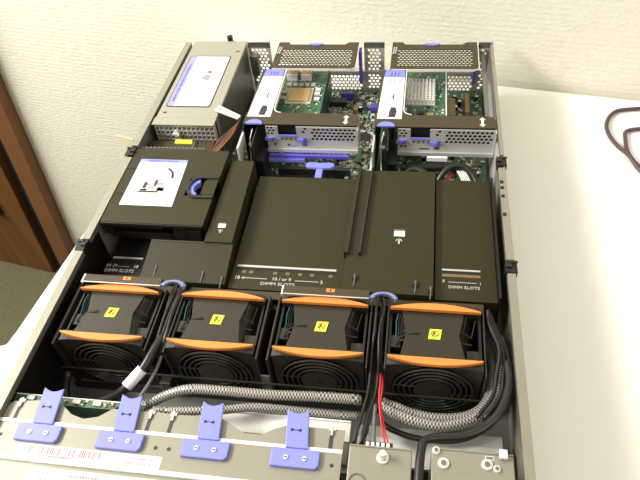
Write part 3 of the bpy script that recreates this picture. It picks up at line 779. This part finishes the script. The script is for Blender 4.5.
cap = MB(); cap.cyl((0, 0, 0), (0, 0, .008), .003, 'chip', 14); cap.cyl((0, 0, .008), (0, 0, .0082), .0027, 'bright', 14)
cap0 = cap.build('capacitor', mb)
spots = []
while len(spots) < 34:
    x, y = random.choice([(random.uniform(.205, .295), random.uniform(-.255, -.02)), (random.uniform(.34, .425), random.uniform(-.25, -.02)), (random.uniform(.10, .30), random.uniform(-.262, -.20))])
    if any(x0 - .006 < x < x1 + .006 for x0, x1 in ((.1290, .1312), (.1450, .1490), (.2915, .2937), (.3075, .3115))) or (.145 < x < .25 and -.268 < y < -.198) or any((x-a)**2 + (y-c)**2 < .00007 for a, c in spots): continue
    spots.append((x, y))
for i, (x, y) in enumerate(spots):
    c = cap0 if i == 0 else cap0.copy()
    if i: COL.objects.link(c); c.parent = mb
    c.location = (x, y, zb)
b = MB()
for i in range(4200):
    x, y = random.choice([(random.uniform(.200, .298), random.uniform(-.262, -.012)), (random.uniform(.097, .43), random.uniform(-.262, -.012))])
    if .156 < x < .25 and -.266 < y < -.218: continue
    if any(x0 - .0050 < x < x1 + .0050 for x0, x1 in ((.1290, .1312), (.1450, .1490), (.2915, .2937), (.3075, .3115))): continue
    sx, sy = random.choice([(.0010, .0006), (.0006, .0012), (.0018, .0010), (.0024, .0016), (.0008, .0008), (.0010, .0034)])
    b.box(x - sx, x + sx, y - sy, y + sy, zb, zb + random.uniform(.0006, .002), random.choice(('wplas', 'wplas', 'braidl', 'chip', 'tan', 'steel', 'pcb', 'print', 'dpcb')))
tag(b.build('surface_components', mb), kind='stuff')
b = MB(); b.box(0.1455, 0.1635, -0.256, -0.2535, zb, zb + .012, 'chip')
for i in range(8): b.box(0.147 + i*.0021, 0.1480 + i*.0021, -0.2555, -0.2540, zb + .012, zb + .0135, 'wplas')
b.build('pin_header', mb)
MB().box(0.2875, 0.2905, -0.245, -0.182, zb, zb + .030, 'wplas').build('white_card_guide', mb, bevel=.0004)

# ================================================================ RISERS
def make_riser(v):
    t = thing('riser_frame', 'riser', 'riser bracket', (0.0, 0.0, 0.0))
    zt = 0.0850
    # brown sheet frame on top with the rear perforated window
    b = MB()
    ZW = lambda u, v_, w_: (u, v_, w_ + zt - .0008)
    x0, x1, y0, y1 = 0.141, 0.2565, -0.0680, -0.0050
    b.perf(0.1480, 0.2510, -0.0590, -0.0180, 0.0052, 0.00225, ZW, .0010, 'brown')
    b.box(x0, 0.1480, y0, y1, zt - .0014, zt - .0002, 'brown'); b.prism([(0.2510, y0), (x1 - .006, y0), (x1 - .0015, y0 + .0015), (x1, y0 + .006), (x1, y1), (0.2510, y1)], zt - .0014, zt - .0002, 'brown')
    b.box(0.1480, 0.2510, y0, -0.0590, zt - .0014, zt - .0002, 'brown'); b.box(0.1480, 0.2510, -0.0180, y1, zt - .0014, zt - .0002, 'brown')
    b.prism([(x0, y1), (x0 + .018, y1), (x0 + .014, y1 + .006), (x0, y1 + .006)], zt - .0014, zt - .0002, 'brown')
    b.prism([(x1 - .020, y1), (x1, y1), (x1, y1 + .006), (x1 - .014, y1 + .006)], zt - .0014, zt - .0002, 'brown')
    b.build('perforated_top', t)
    b = MB(); b.box(0.1425, x1 - .006, y0 - .0010, y0, zt - .0022, zt, 'fold'); b.box(x1, x1 + .0010, y0 + .006, y1 + .006, zt - .0022, zt, 'fold')
    b.hexa([(x1 - .006, y0 - .0012, zt), (x1 - .0008, y0 + .0012, zt), (x1 - .0016, y0 + .002, zt), (x1 - .006, y0, zt)], 0, .002, 'fold')
    b.hexa([(x1 - .0008, y0 + .0012, zt), (x1 + .0012, y0 + .006, zt), (x1, y0 + .006, zt), (x1 - .0016, y0 + .002, zt)], 0, .002, 'fold')
    b.build('folded_edge', t)
    b = MB(); n = 10
    b.prism([(0.196 + .010*math.cos(PI*i/n), y1 + .0010 - .0048*math.sin(PI*i/n)) for i in range(n + 1)][::-1], zt - .0001, zt + .0012, 'blue'); b.build('blue_rear_tab', t)
    b = MB()
    for xx in (0.1435, 0.1465): b.hexa([(xx - .0015, -.030, zt), (xx, -.030, zt), (xx + .0015, -.012, zt), (xx, -.012, zt)], 0, .0001, 'print')
    for yy in (-.034, -.043): b.box(0.1435, 0.1465, yy, yy + .002, zt - .0001, zt, 'hole')
    b.build('top_marks', t)
    # left strip, label and front bar
    b = MB()
    b.box(0.1305, 0.1625, -0.1680, -0.0690, zt - .0016, zt - .0004, 'brown')
    n = 6; c = [(0.1625 + .010 - .010*math.cos(PI/2*i/n), -0.1680 + .010 - .010*math.sin(PI/2*i/n)) for i in range(n+1)]
    b.prism([(0.1625, -0.1680)] + c[::-1], zt - .0016, zt - .0004, 'brown')
    b.prism([(0.1290, -0.1920), (0.2725, -0.1920), (0.2725, -0.1760), (0.2690, -0.1700), (0.262, -0.1680), (0.1290, -0.1680)], zt - .0016, zt - .0004, 'brown')
    b.build('brown_top_bar', t, bevel=0.0002)
    b = MB(); b.box(0.1625, 0.1637, -0.158, -0.070, zt - .006, zt - .0002, 'fold')
    for i in range(n):
        p, q_ = c[i], c[i+1]; b.hexa([(p[0], p[1], zt), (q_[0], q_[1], zt), (q_[0] + .0009, q_[1] + .0009, zt), (p[0] + .0009, p[1] + .0009, zt)], 0, .006, 'fold')
    b.build('window_edge', t)
    b = MB(); b.prism([(0.1315, -0.1845), (0.1600, -0.1845), (0.1615, -0.0860), (0.1330, -0.0860)] if 0 else [(0.1315, -0.1770), (0.1612, -0.1770), (0.1615, -0.0880), (0.1345, -0.0880)], zt - .0004, zt, 'white')
    b.prism([(0.1345, -0.0880), (0.1615, -0.0880), (0.1605, -0.0700), (0.1360, -0.0700)], zt - .0004, zt, 'blue')
    lb = b.build('label_plate', t)
    b = MB(); z2 = zt + .0003
    for xx in (0.143, 0.1475, 0.152): b.tube([(xx, -.084, zt), (xx + .0015, -.080, zt), (xx + .001, -.076, zt)], .0005, 'ink', 5)
    b.prism([(0.1450, -.1740), (0.1530, -.1740), (0.1545, -.1630), (0.1530, -.1540), (0.1470, -.1540), (0.1455, -.1630)], zt, z2, 'ink')
    b.box(0.1485, 0.1500, -.1370, -.1250, zt, z2, 'ink'); b.box(0.1450, 0.1490, -.1310, -.1300, zt, z2, 'ink'); b.box(0.1360, 0.1400, -.1630, -.1610, zt, z2, 'gink'); b.box(0.1365, 0.1410, -.1680, -.1665, zt, z2, 'gink')
    for k_ in range(3): b.box(0.1400 + .007*k_, 0.1440 + .007*k_, -.0980, -.0960, zt, z2, 'gink')
    b.box(0.138, 0.157, -.112, -.1114, zt, z2, 'gink')
    b.build('label_printing', lb)
    b = MB(); n = 14
    b.prism([(0.1435 + .0105*math.cos(PI*i/n), -0.1935 + .0085*math.sin(PI*i/n)) for i in range(n+1)], zt - .0003, zt + .0016, 'blue'); b.build('blue_front_tab', t)
    b = MB(); xa, ya = 0.2565, -.1805
    b.box(xa - .0014, xa + .0014, ya - .005, ya + .005, zt - .0004, zt, 'white')
    b.prism([(xa - .0036, ya + .0045), (xa + .0036, ya + .0045), (xa, ya + .0090)], zt - .0004, zt, 'white'); b.prism([(xa, ya - .0090), (xa + .0036, ya - .0045), (xa - .0036, ya - .0045)], zt - .0004, zt, 'white')
    b.build('white_arrow', t)
    # silver front bracket
    b = MB(); y = -0.1945
    YF = lambda u, v_, w_: (u, y - w_, v_)
    b.perf(0.1580, 0.1700, 0.0705, 0.0835, 0.0048, 0.0019, YF, .001, 'steel')
    b.perf(0.2120, 0.2715, 0.0610, 0.0835, 0.0054, 0.00215, YF, .001, 'steel'); b.perf(0.2000, 0.2120, 0.0720, 0.0835, 0.0054, 0.00215, YF, .001, 'steel'); b.box(0.2000, 0.2120, y - .0005, y + .0005, 0.0610, 0.0720, 'steel')
    b.box(0.1700, 0.1730, y - .0005, y + .0005, 0.0700, 0.0835, 'steel'); b.box(0.1960, 0.2000, y - .0005, y + .0005, 0.0610, 0.0835, 'steel')
    b.box(0.1580, 0.1960, y - .0005, y + .0005, 0.0480, 0.0700, 'steel'); b.box(0.1960, 0.2715, y - .0005, y + .0005, 0.0480, 0.0610, 'steel')
    b.box(0.1580, 0.2715, y - .0050, y - .0005, 0.0480, 0.0500, 'steel'); b.box(0.1580, 0.2715, y - .0062, y - .0050, 0.0480, 0.0530, 'bright')
    b.box(0.2715, 0.2727, y - .0050, -0.175, 0.048, 0.0830, 'steel'); b.box(0.1580, 0.2710, y + .0040, y + .0050, 0.0480, 0.0825, 'deep')  # added dark sheet: painted shade behind the bracket holes
    b.build('silver_bracket', t)
    b = MB()
    b.box(0.1560, 0.1680, y - .0030, y - .0006, 0.0635, 0.0675, 'blue'); b.box(0.1640, 0.1680, y - .0040, y - .0030, 0.0640, 0.0690, 'dblue')
    b.box(0.1960, 0.2090, y - .0030, y - .0011, 0.0610, 0.0655, 'blue'); b.box(0.2045, 0.2090, y - .0042, y - .0030, 0.0615, 0.0690, 'dblue')
    b.box(0.1735, 0.1955, y - .0018, y - .0006, 0.0690, 0.0715, 'blue')
    b.build('blue_clips', t)
    b = MB()
    for i in range(4): b.box(0.1755 + i*.0058, 0.1785 + i*.0058, y - .0009, y - .0006, 0.0635, 0.0665, 'dsteel')
    for x_, z_ in ((0.161, .0565), (0.1655, .0565)) if v else ((0.183, .0545), (0.166, .0550)): b.box(x_, x_ + .003, y - .0009, y - .0006, z_, z_ + .003, 'ink')
    b.box(0.184, 0.196, y - .0009, y - .0006, .0540, .0555, 'ink' if v else 'blue'); b.box(0.202, 0.208, y - .0015, y - .0006, .0545, .0575, 'ink' if v else 'dblue')
    b.build('stamped_slots', t)
    # vertical riser board and its black connector under the left strip
    b = MB(); b.box(0.1460, 0.1476, -0.2320, -0.080, 0.0125, 0.0800, 'deep'); b.box(0.1477, 0.1575, -0.2280, -0.200, 0.0185, 0.0560, 'deep'); b.box(0.1450, 0.1490, -0.230, -0.090, 0.0122, 0.0180, 'chip'); b.build('riser_board', t)
    b = MB(); b.box(0.1300, 0.1312, -0.200, -0.090, 0.0122, 0.0830, 'deep'); b.box(0.1290, 0.1312, -0.232, -0.200, 0.055, 0.0780, 'wplas' if not v else 'steel'); b.build('side_plate', t)
    b = MB(); b.tube([(0.1415, -0.1960, 0.0800), (0.1385, -0.2060, 0.066), (0.1400, -0.2240, 0.030)], .0007, 'wplas', 6); b.box(0.1370, 0.1430, -0.2080, -0.2045, 0.063, 0.0655, 'wplas'); b.build('white_wire_clip', t)
    return t
r0 = make_riser(0); tag(r0, 'brown and silver riser frame next to the power supply, blue ledge below its bracket', 'riser bracket', 'riser frames over the motherboard')
r1 = make_riser(1); r1.location = (0.1625, 0, 0); tag(r1, 'brown and silver riser frame next to the right case wall, black cables below it', 'riser bracket', 'riser frames over the motherboard')
# blue plastic ledge and T-shaped pull under the first riser
b = MB(); y = -0.2020
b.box(0.1600, 0.2610, y - .0040, y, 0.0430, 0.0475, 'dblue'); b.box(0.1600, 0.2060, y - .0080, y - .0040, 0.0420, 0.0440, 'dblue'); b.box(0.1600, 0.2060, y - .0086, y - .0080, 0.0400, 0.0450, 'blue')
b.build('blue_ledge', r0, bevel=0.0004)
bt = thing('blue_pull_handle', 'lavender T-shaped plastic pull standing on the motherboard in front of the first riser', 'handle', (0.2265, -0.2190, 0.0097))
n = 10
b = MB(); pts = [(-.0185, .0), (-.0165, .0050), (-.010, .0062), (0, .0050), (.010, .0062), (.0165, .0050), (.0185, .0), (.014, -.0040), (.006, -.0045), (-.006, -.0045), (-.014, -.0040)]
b.prism(pts[::-1], 0.0300, 0.0345, 'blue'); b.build('crosspiece', bt, bevel=0.0012)
b = MB(); b.box(-.0042, .0042, -.0205, -.0035, 0.0285, 0.0325, 'blue'); b.box(-.004, .004, -.0205, -.0165, 0.0203, 0.0285, 'blue'); b.build('stem', bt, bevel=0.001)

# expansion cards in the riser windows
def card(name, label, dx, kind):
    t = thing(name, label, 'circuit board', (dx, 0.0, 0.054))
    X0, X1 = 0.1485, 0.2160 if kind == 0 else 0.2170
    MB().box(X0, X1, -0.150, -0.030, 0, 0.0016, 'pcb').build('board', t)
    b = MB()
    for i in range(260):
        x, y = random.uniform(X0 + .002, X1 - .002), random.uniform(-.147, -.034)
        sx, sy = random.choice([(.0008, .0005), (.0005, .001), (.0014, .0010)])
        b.box(x - sx, x + sx, y - sy, y + sy, .0016, .0016 + random.uniform(.0004, .0012), random.choice(('wplas', 'chip', 'tan', 'print', 'pcb')))
    tag(b.build('surface_components', t), kind='stuff')
    if kind == 0:
        b = MB(); b.box(0.1640, 0.1990, -0.1080, -0.0720, .0016, .0030, 'wplas'); b.bbox(0.1665, 0.1965, -0.1055, -0.0750, .0030, .0060, 'gold', .001); b.build('gold_processor', t)
        for x in (0.1580, 0.1780): 
            MB().box(x, x + .015, -0.0500, -0.0320, .0016, .0100, 'tan').build('memory_chip_block', t, bevel=.0004)
            MB().box(x, x + .015, -0.0520, -0.0502, .0016, .0105, 'white').build('white_connector', t)
        for i, (x, y) in enumerate(((.202, -.078), (.202, -.088), (.203, -.100), (.156, -.085), (.156, -.098))):
            MB().box(x, x + .007, y, y + .006, .0016, .0036, 'wplas' if i < 3 else 'steel').build('chip', t)
        for i in range(5): MB().box(0.160 + i*.0085, 0.166 + i*.0085, -.066, -.059, .0016, .0028, 'print').build('chip', t)
    else:
        b = MB(); b.box(0.1640, 0.2020, -0.1090, -0.0560, .0016, .0040, 'bright')
        for i in range(12):
            for j in range(8): b.box(0.1650 + j*.0047, 0.1680 + j*.0047, -0.1080 + i*.0043, -0.1063 + i*.0043, .0040, .0110, 'fold')
        b.build('pin_heat_sink', t)
        for i, (x, y) in enumerate(((.167, -.130), (.180, -.128), (.192, -.132), (.158, -.122))): MB().box(x, x + .008, y, y + .006, .0016, .0040, random.choice(('tan', 'wplas', 'chip'))).build('chip', t)
    b = MB(); b.box(X1 - .0014, X1, -0.150, -0.030, .0016, .0060, 'pcb' if kind == 0 else 'wplas'); b.box(X1 + .0002, X1 + .0015, -0.150, -0.030, -.030, .0016, 'dpcb'); b.build('card_edge', t)
    return t
card('expansion_card', 'green expansion card with gold square chip inside the riser frame by the power supply', 0.0, 0)
card('expansion_card', 'green expansion card with pale finned heat sink inside the riser frame by the right wall', 0.1625, 1)

# ================================================================ CABLES
def cable(name, label, cat, tubes, group=None, bands=(), kids=()):
    b = MB()
    for pts, r, k in tubes:
        if isinstance(k, tuple): b.tube(pts, r, k[0], 10, k[1], step=0.0013)
        else: b.tube(pts, r, k, 8)
    o = b.build(name, smooth=True); tag(o, label, cat, group)
    return o
# strands between fan one and two
import itertools
def strands(n, path, spread, r, ks):
    out = []
    for i in range(n):
        dx, dz = random.uniform(-spread, spread), random.uniform(-.004, .003)
        out.append(([(x + dx + random.uniform(-.0012, .0012), y + random.uniform(-.001, .001), z + dz) for x, y, z in path], r, random.choice(ks)))
    return out
g1 = strands(7, [(0.1165, -0.4335, 0.058), (0.1165, -0.437, 0.068), (0.1165, -0.448, 0.0715), (0.1160, -0.475, 0.072), (0.1160, -0.500, 0.070), (0.1150, -0.516, 0.064)], 0.0058, 0.00165, ['cable', 'cable', 'black'])
c1 = cable('cable_bundle', 'bundle of thin black cables running forward between the first two fans', 'cable', g1)
th = thing('tagged_cable', 'thick black cable with white wrap label bending down in front of the first fan', 'cable', (0.115, -0.512, 0.065))
def rel(pts, o): return [(x - o[0], y - o[1], z - o[2]) for x, y, z in pts]
O = (0.115, -0.512, 0.065)
MB().tube(rel([(0.1175, -0.496, 0.068), (0.1165, -0.510, 0.072), (0.1135, -0.5240, 0.071), (0.1095, -0.5330, 0.068), (0.0980, -0.5480, 0.062), (0.086, -0.553, 0.053), (0.062, -0.556, 0.040), (0.035, -0.553, 0.030)], O), 0.0042, 'cable', 12).build('cable', th, smooth=True)
MB().tube(rel([(0.1135, -0.5240, 0.071), (0.1095, -0.5330, 0.068), (0.0980, -0.5480, 0.062)], O)[1:], 0.0052, 'white', 14, smooth=False).build('white_wrap_label', th, smooth=True)
cable('fan_cable', 'thin grey cable dropping past the second lavender latch to the drive board', 'cable', [([(0.122, -0.516, 0.066), (0.120, -0.530, 0.063), (0.117, -0.545, 0.062), (0.114, -0.556, 0.062), (0.112, -0.568, 0.062)], 0.0016, 'gwire')])
cable('flat_cable', 'black cable lying along the trough by the left wall, under the tagged cable', 'cable', [([(0.024, -0.525, 0.040), (0.022, -0.540, 0.028), (0.030, -0.552, 0.022), (0.055, -0.553, 0.026), (0.090, -0.553, 0.040)], 0.0040, 'cable')])
# strands between fan three and four
g2 = strands(6, [(0.3175, -0.4345, 0.058), (0.3175, -0.438, 0.068), (0.3180, -0.450, 0.0715), (0.3170, -0.475, 0.071), (0.3165, -0.500, 0.066), (0.3160, -0.530, 0.062), (0.3125, -0.555, 0.064), (0.3100, -0.573, 0.069), (0.3090, -0.5825, 0.069), (0.3090, -0.5855, 0.058)], 0.0042, 0.0014, ['cable', 'cable', 'black'])
cable('cable_bundle', 'bundle of thin black cables falling from between the last two fans past the fourth latch', 'cable', g2)
rw = thing('red_wire_pair', 'red wires with white plug rising behind the bay with the thumbscrew', 'wire', (0.325, -0.545, 0.05))
O = (0.325, -0.545, 0.05)
b = MB(); b.tube(rel([(0.322, -0.520, 0.070), (0.3225, -0.530, 0.073), (0.3225, -0.545, 0.070), (0.326, -0.565, 0.068), (0.3300, -0.583, 0.070)], O), .0008, 'red', 8); b.tube(rel([(0.3235, -0.522, 0.070), (0.3245, -0.532, 0.072), (0.3240, -0.548, 0.069), (0.328, -0.566, 0.067), (0.3325, -0.583, 0.070)], O), .0007, 'red', 8)
b.build('red_wires', rw, smooth=True)
b = MB(); b.tube(rel([(0.3195, -0.545, 0.062), (0.3195, -0.560, 0.064), (0.3205, -0.582, 0.069)], O), .0016, 'gwire', 8); b.build('grey_wire', rw, smooth=True)
b = MB(); b.box(0.313 - O[0], 0.336 - O[0], -.5875 - O[1], -.5825 - O[1], 0.064 - O[2], 0.073 - O[2], 'chip')
for i in range(5): b.box(0.315 + i*.004 - O[0], 0.3175 + i*.004 - O[0], -.5870 - O[1], -.5835 - O[1], 0.073 - O[2], 0.0742 - O[2], 'white')
b.build('white_plug', rw)
# braided cables in the trough
BR = ('braidl', 'braidd')
cable('braided_cable', 'grey braided sleeve lying in the trough right in front of the fans', 'cable',
      [([(0.108, -0.5640, 0.052), (0.118, -0.5580, 0.052), (0.132, -0.5500, 0.054), (0.146, -0.5450, 0.057), (0.160, -0.5430, 0.059), (0.190, -0.5430, 0.060), (0.228, -0.5430, 0.060), (0.270, -0.5410, 0.060), (0.298, -0.5400, 0.059), (0.3055, -0.5390, 0.056)], 0.0046, BR)])
cable('braided_cable', 'grey braided sleeve emerging behind the third lavender latch and joining the long one', 'cable',
      [([(0.130, -0.5680, 0.062), (0.144, -0.5680, 0.063), (0.185, -0.5640, 0.064), (0.218, -0.5570, 0.062), (0.256, -0.5530, 0.054), (0.289, -0.5510, 0.049), (0.304, -0.5490, 0.046)], 0.0038, BR)])
cable('braided_cable', 'grey braided sleeve curving up in the right corner, outermost of the bends', 'cable',
      [([(0.3245, -0.5440, 0.055), (0.335, -0.5470, 0.055), (0.353, -0.5530, 0.055), (0.377, -0.5550, 0.055), (0.402, -0.5450, 0.055), (0.418, -0.5250, 0.055), (0.4275, -0.4960, 0.055), (0.4275, -0.4660, 0.048), (0.4230, -0.4480, 0.040)], 0.0048, BR)])
cable('braided_cable', 'grey braided sleeve curving up in the right corner, innermost and nearest the fan', 'cable',
      [([(0.3245, -0.5340, 0.046), (0.338, -0.5380, 0.046), (0.352, -0.5420, 0.045), (0.374, -0.5440, 0.045), (0.397, -0.5395, 0.045), (0.413, -0.5260, 0.045), (0.4205, -0.4980, 0.042), (0.4210, -0.4700, 0.032), (0.4190, -0.4560, 0.024)], 0.0048, BR)])
cable('black_cable', 'black cable hugging the braided sleeves below, in front of the last fan', 'cable',
      [([(0.325, -0.5500, 0.042), (0.333, -0.5560, 0.042), (0.357, -0.5620, 0.042), (0.390, -0.5600, 0.042), (0.412, -0.5460, 0.042), (0.426, -0.5200, 0.042), (0.4300, -0.4960, 0.040)], 0.0026, 'cable')])
clab = ['thin black cable in the dark gap beside the last fan, closest to the right wall', 'thin black cable in the dark gap beside the last fan, middle of three', 'thin black cable in the dark gap beside the last fan, closest to that fan']
for i, (dx, dz) in enumerate(((0.0015, .008), (-.0042, .012), (-.0100, .016))):
    cable('corner_cable', clab[i], 'cable',
          [([(0.4180 + dx*.3, -0.446, 0.056 + dz), (0.4200 + dx*.5, -0.458, 0.060 + dz*.6), (0.4240 + dx*.5, -0.472, 0.062 + dz*.5), (0.4285 + dx*.6, -0.490, 0.063 + dz*.6), (0.4290 + dx, -0.512, 0.063 + dz*.5), (0.4250 + dx, -0.532, 0.064 + dz*.3), (0.412 + dx, -0.551, 0.062 + dz*.3)], 0.0018, 'cable')], 'thin black cables beside the last fan')
cable('thick_black_cable', 'thick black cable arching over the front edge between the two beige metal bays', 'cable',
      [([(0.4280, -0.500, 0.073), (0.4280, -0.522, 0.0760), (0.420, -0.5480, 0.078), (0.406, -0.5640, 0.076), (0.389, -0.5720, 0.075), (0.371, -0.5750, 0.075), (0.3600, -0.5800, 0.077), (0.3575, -0.5930, 0.081), (0.3565, -0.6120, 0.0810), (0.3560, -0.660, 0.078)], 0.0036, 'cable')])
# wiring between power supply and first riser
tub = []
for i in range(12):
    k = ['owire', 'chip', 'owire', 'chip', 'owire', 'chip', 'gwire', 'chip', 'owire', 'chip', 'chip', 'owire'][i]
    o_ = i * .0016 + random.uniform(-.0012, .0012)
    tub.append(([(0.1190 - o_*.1, -0.166, 0.074 - o_*.3), (0.1180 - o_*.6, -0.182, 0.0745 - o_*.4), (0.1150 - o_*.9, -0.200, 0.072 - o_*.3), (0.1080 - o_*.7, -0.216, 0.070 - o_*.2), (0.1000 - o_*.3, -0.230, 0.066), (0.0970 - o_*.1, -0.240, 0.060)], .0008, k))
cable('wire_loom', 'loom of orange and black wires curling beside the power supply corner', 'wires', tub)
rb = thing('ribbon_connector', 'pale flat ribbon plug bridging the power supply corner and the riser', 'connector', (0.104, -0.164, 0.0845))
b = MB(); b.hexa([(-.017, -.004, .0030), (.016, -.018, .0005), (.019, -.012, .0005), (-.013, .006, .0030)], 0, .0022, 'wplas'); b.build('flat_ribbon', rb)
b = MB(); b.hexa([(-.015, -.0005, .0033), (.016, -.014, .0008), (.0163, -.0133, .0008), (-.0145, .0003, .0033)], 0, .0003, 'red'); b.build('red_stripe', rb)
# cables in front of the second riser
cable('black_sleeved_cable', 'black sleeved cable arching under the second riser bracket, by the right wall', 'cable', [([(0.4180, -0.256, 0.030), (0.4140, -0.236, 0.042), (0.400, -0.222, 0.050), (0.384, -0.222, 0.050), (0.372, -0.232, 0.040), (0.366, -0.246, 0.026)], 0.0038, 'cable')])
cable('black_sleeved_cable', 'black sleeved cable looping under the second riser bracket, nearest the dark riser board', 'cable', [([(0.3600, -0.246, 0.036), (0.354, -0.232, 0.047), (0.340, -0.226, 0.048), (0.327, -0.234, 0.040), (0.320, -0.248, 0.030)], 0.0046, 'cable'), ])
cable('black_sleeved_cable', 'black sleeved cable lying low across the board under the second riser bracket', 'cable', [([(0.328, -0.214, 0.030), (0.345, -0.210, 0.036), (0.385, -0.209, 0.038), (0.416, -0.214, 0.034)], 0.0050, 'cable')])
tub = [([(0.392 + i*.0022, -0.224, 0.046), (0.398 + i*.0022, -0.236, 0.042), (0.405 + i*.0022, -0.252, 0.034)], .0008, 'wplas') for i in range(5)]
cable('white_wires', 'fan of thin white wires behind the right baffle panel', 'wires', tub)
cable('red_wire', 'short red wires under the arched black cable behind the right baffle panel', 'wire', [([(0.384, -0.224, 0.042), (0.379, -0.234, 0.036), (0.377, -0.250, 0.026)], .0011, 'red'), ([(0.387, -0.225, 0.042), (0.382, -0.235, 0.036), (0.380, -0.250, 0.026)], .0009, 'red')])
cb = MB().box(0, 0.024, 0, 0.003, 0, 0.006, 'white').build('white_cable_label', loc=(0.356, -0.2180, 0.0540), bevel=.0004)
tag(cb, 'small white label strip on the cables just below the second riser bracket', 'label')

# ================================================================ CORD ON TABLE, TAPE ON WALL
cable('looped_cable', 'dark purplish cord looped on the white table beside the server', 'cord',
      [([(0.665, -0.200, 0.003), (0.632, -0.172, 0.003), (0.618, -0.150, 0.003), (0.6125, -0.127, 0.003), (0.6145, -0.100, 0.003), (0.619, -0.084, 0.003), (0.638, -0.078, 0.003), (0.665, -0.076, 0.003), (0.72, -0.085, 0.0030), (0.765, -0.080, 0.003), (0.770, -0.052, 0.003), (0.74, -0.034, 0.003), (0.690, -0.026, 0.003), (0.646, -0.032, 0.003), (0.613, -0.040, 0.003), (0.597, -0.066, 0.003), (0.5955, -0.092, 0.003), (0.602, -0.119, 0.0045), (0.611, -0.140, 0.0070), (0.622, -0.166, 0.003), (0.650, -0.205, 0.003), (0.70, -0.235, 0.003)], 0.0026, 'cord')])
p = Vector(onwall(-0.256, 0.0012, -0.246))
b = MB(); b.prism([(-0.022, 0.020), (0.016, 0.016), (0.016, -0.03), (-0.004, -0.030)], -0.0006, 0.0006, 'tape', 'y')
o = b.build('wall_tape'); o.location = p; o.rotation_euler.z = TH
tag(o, 'small yellow tape square stuck on the cream wall beside the server', 'tape')
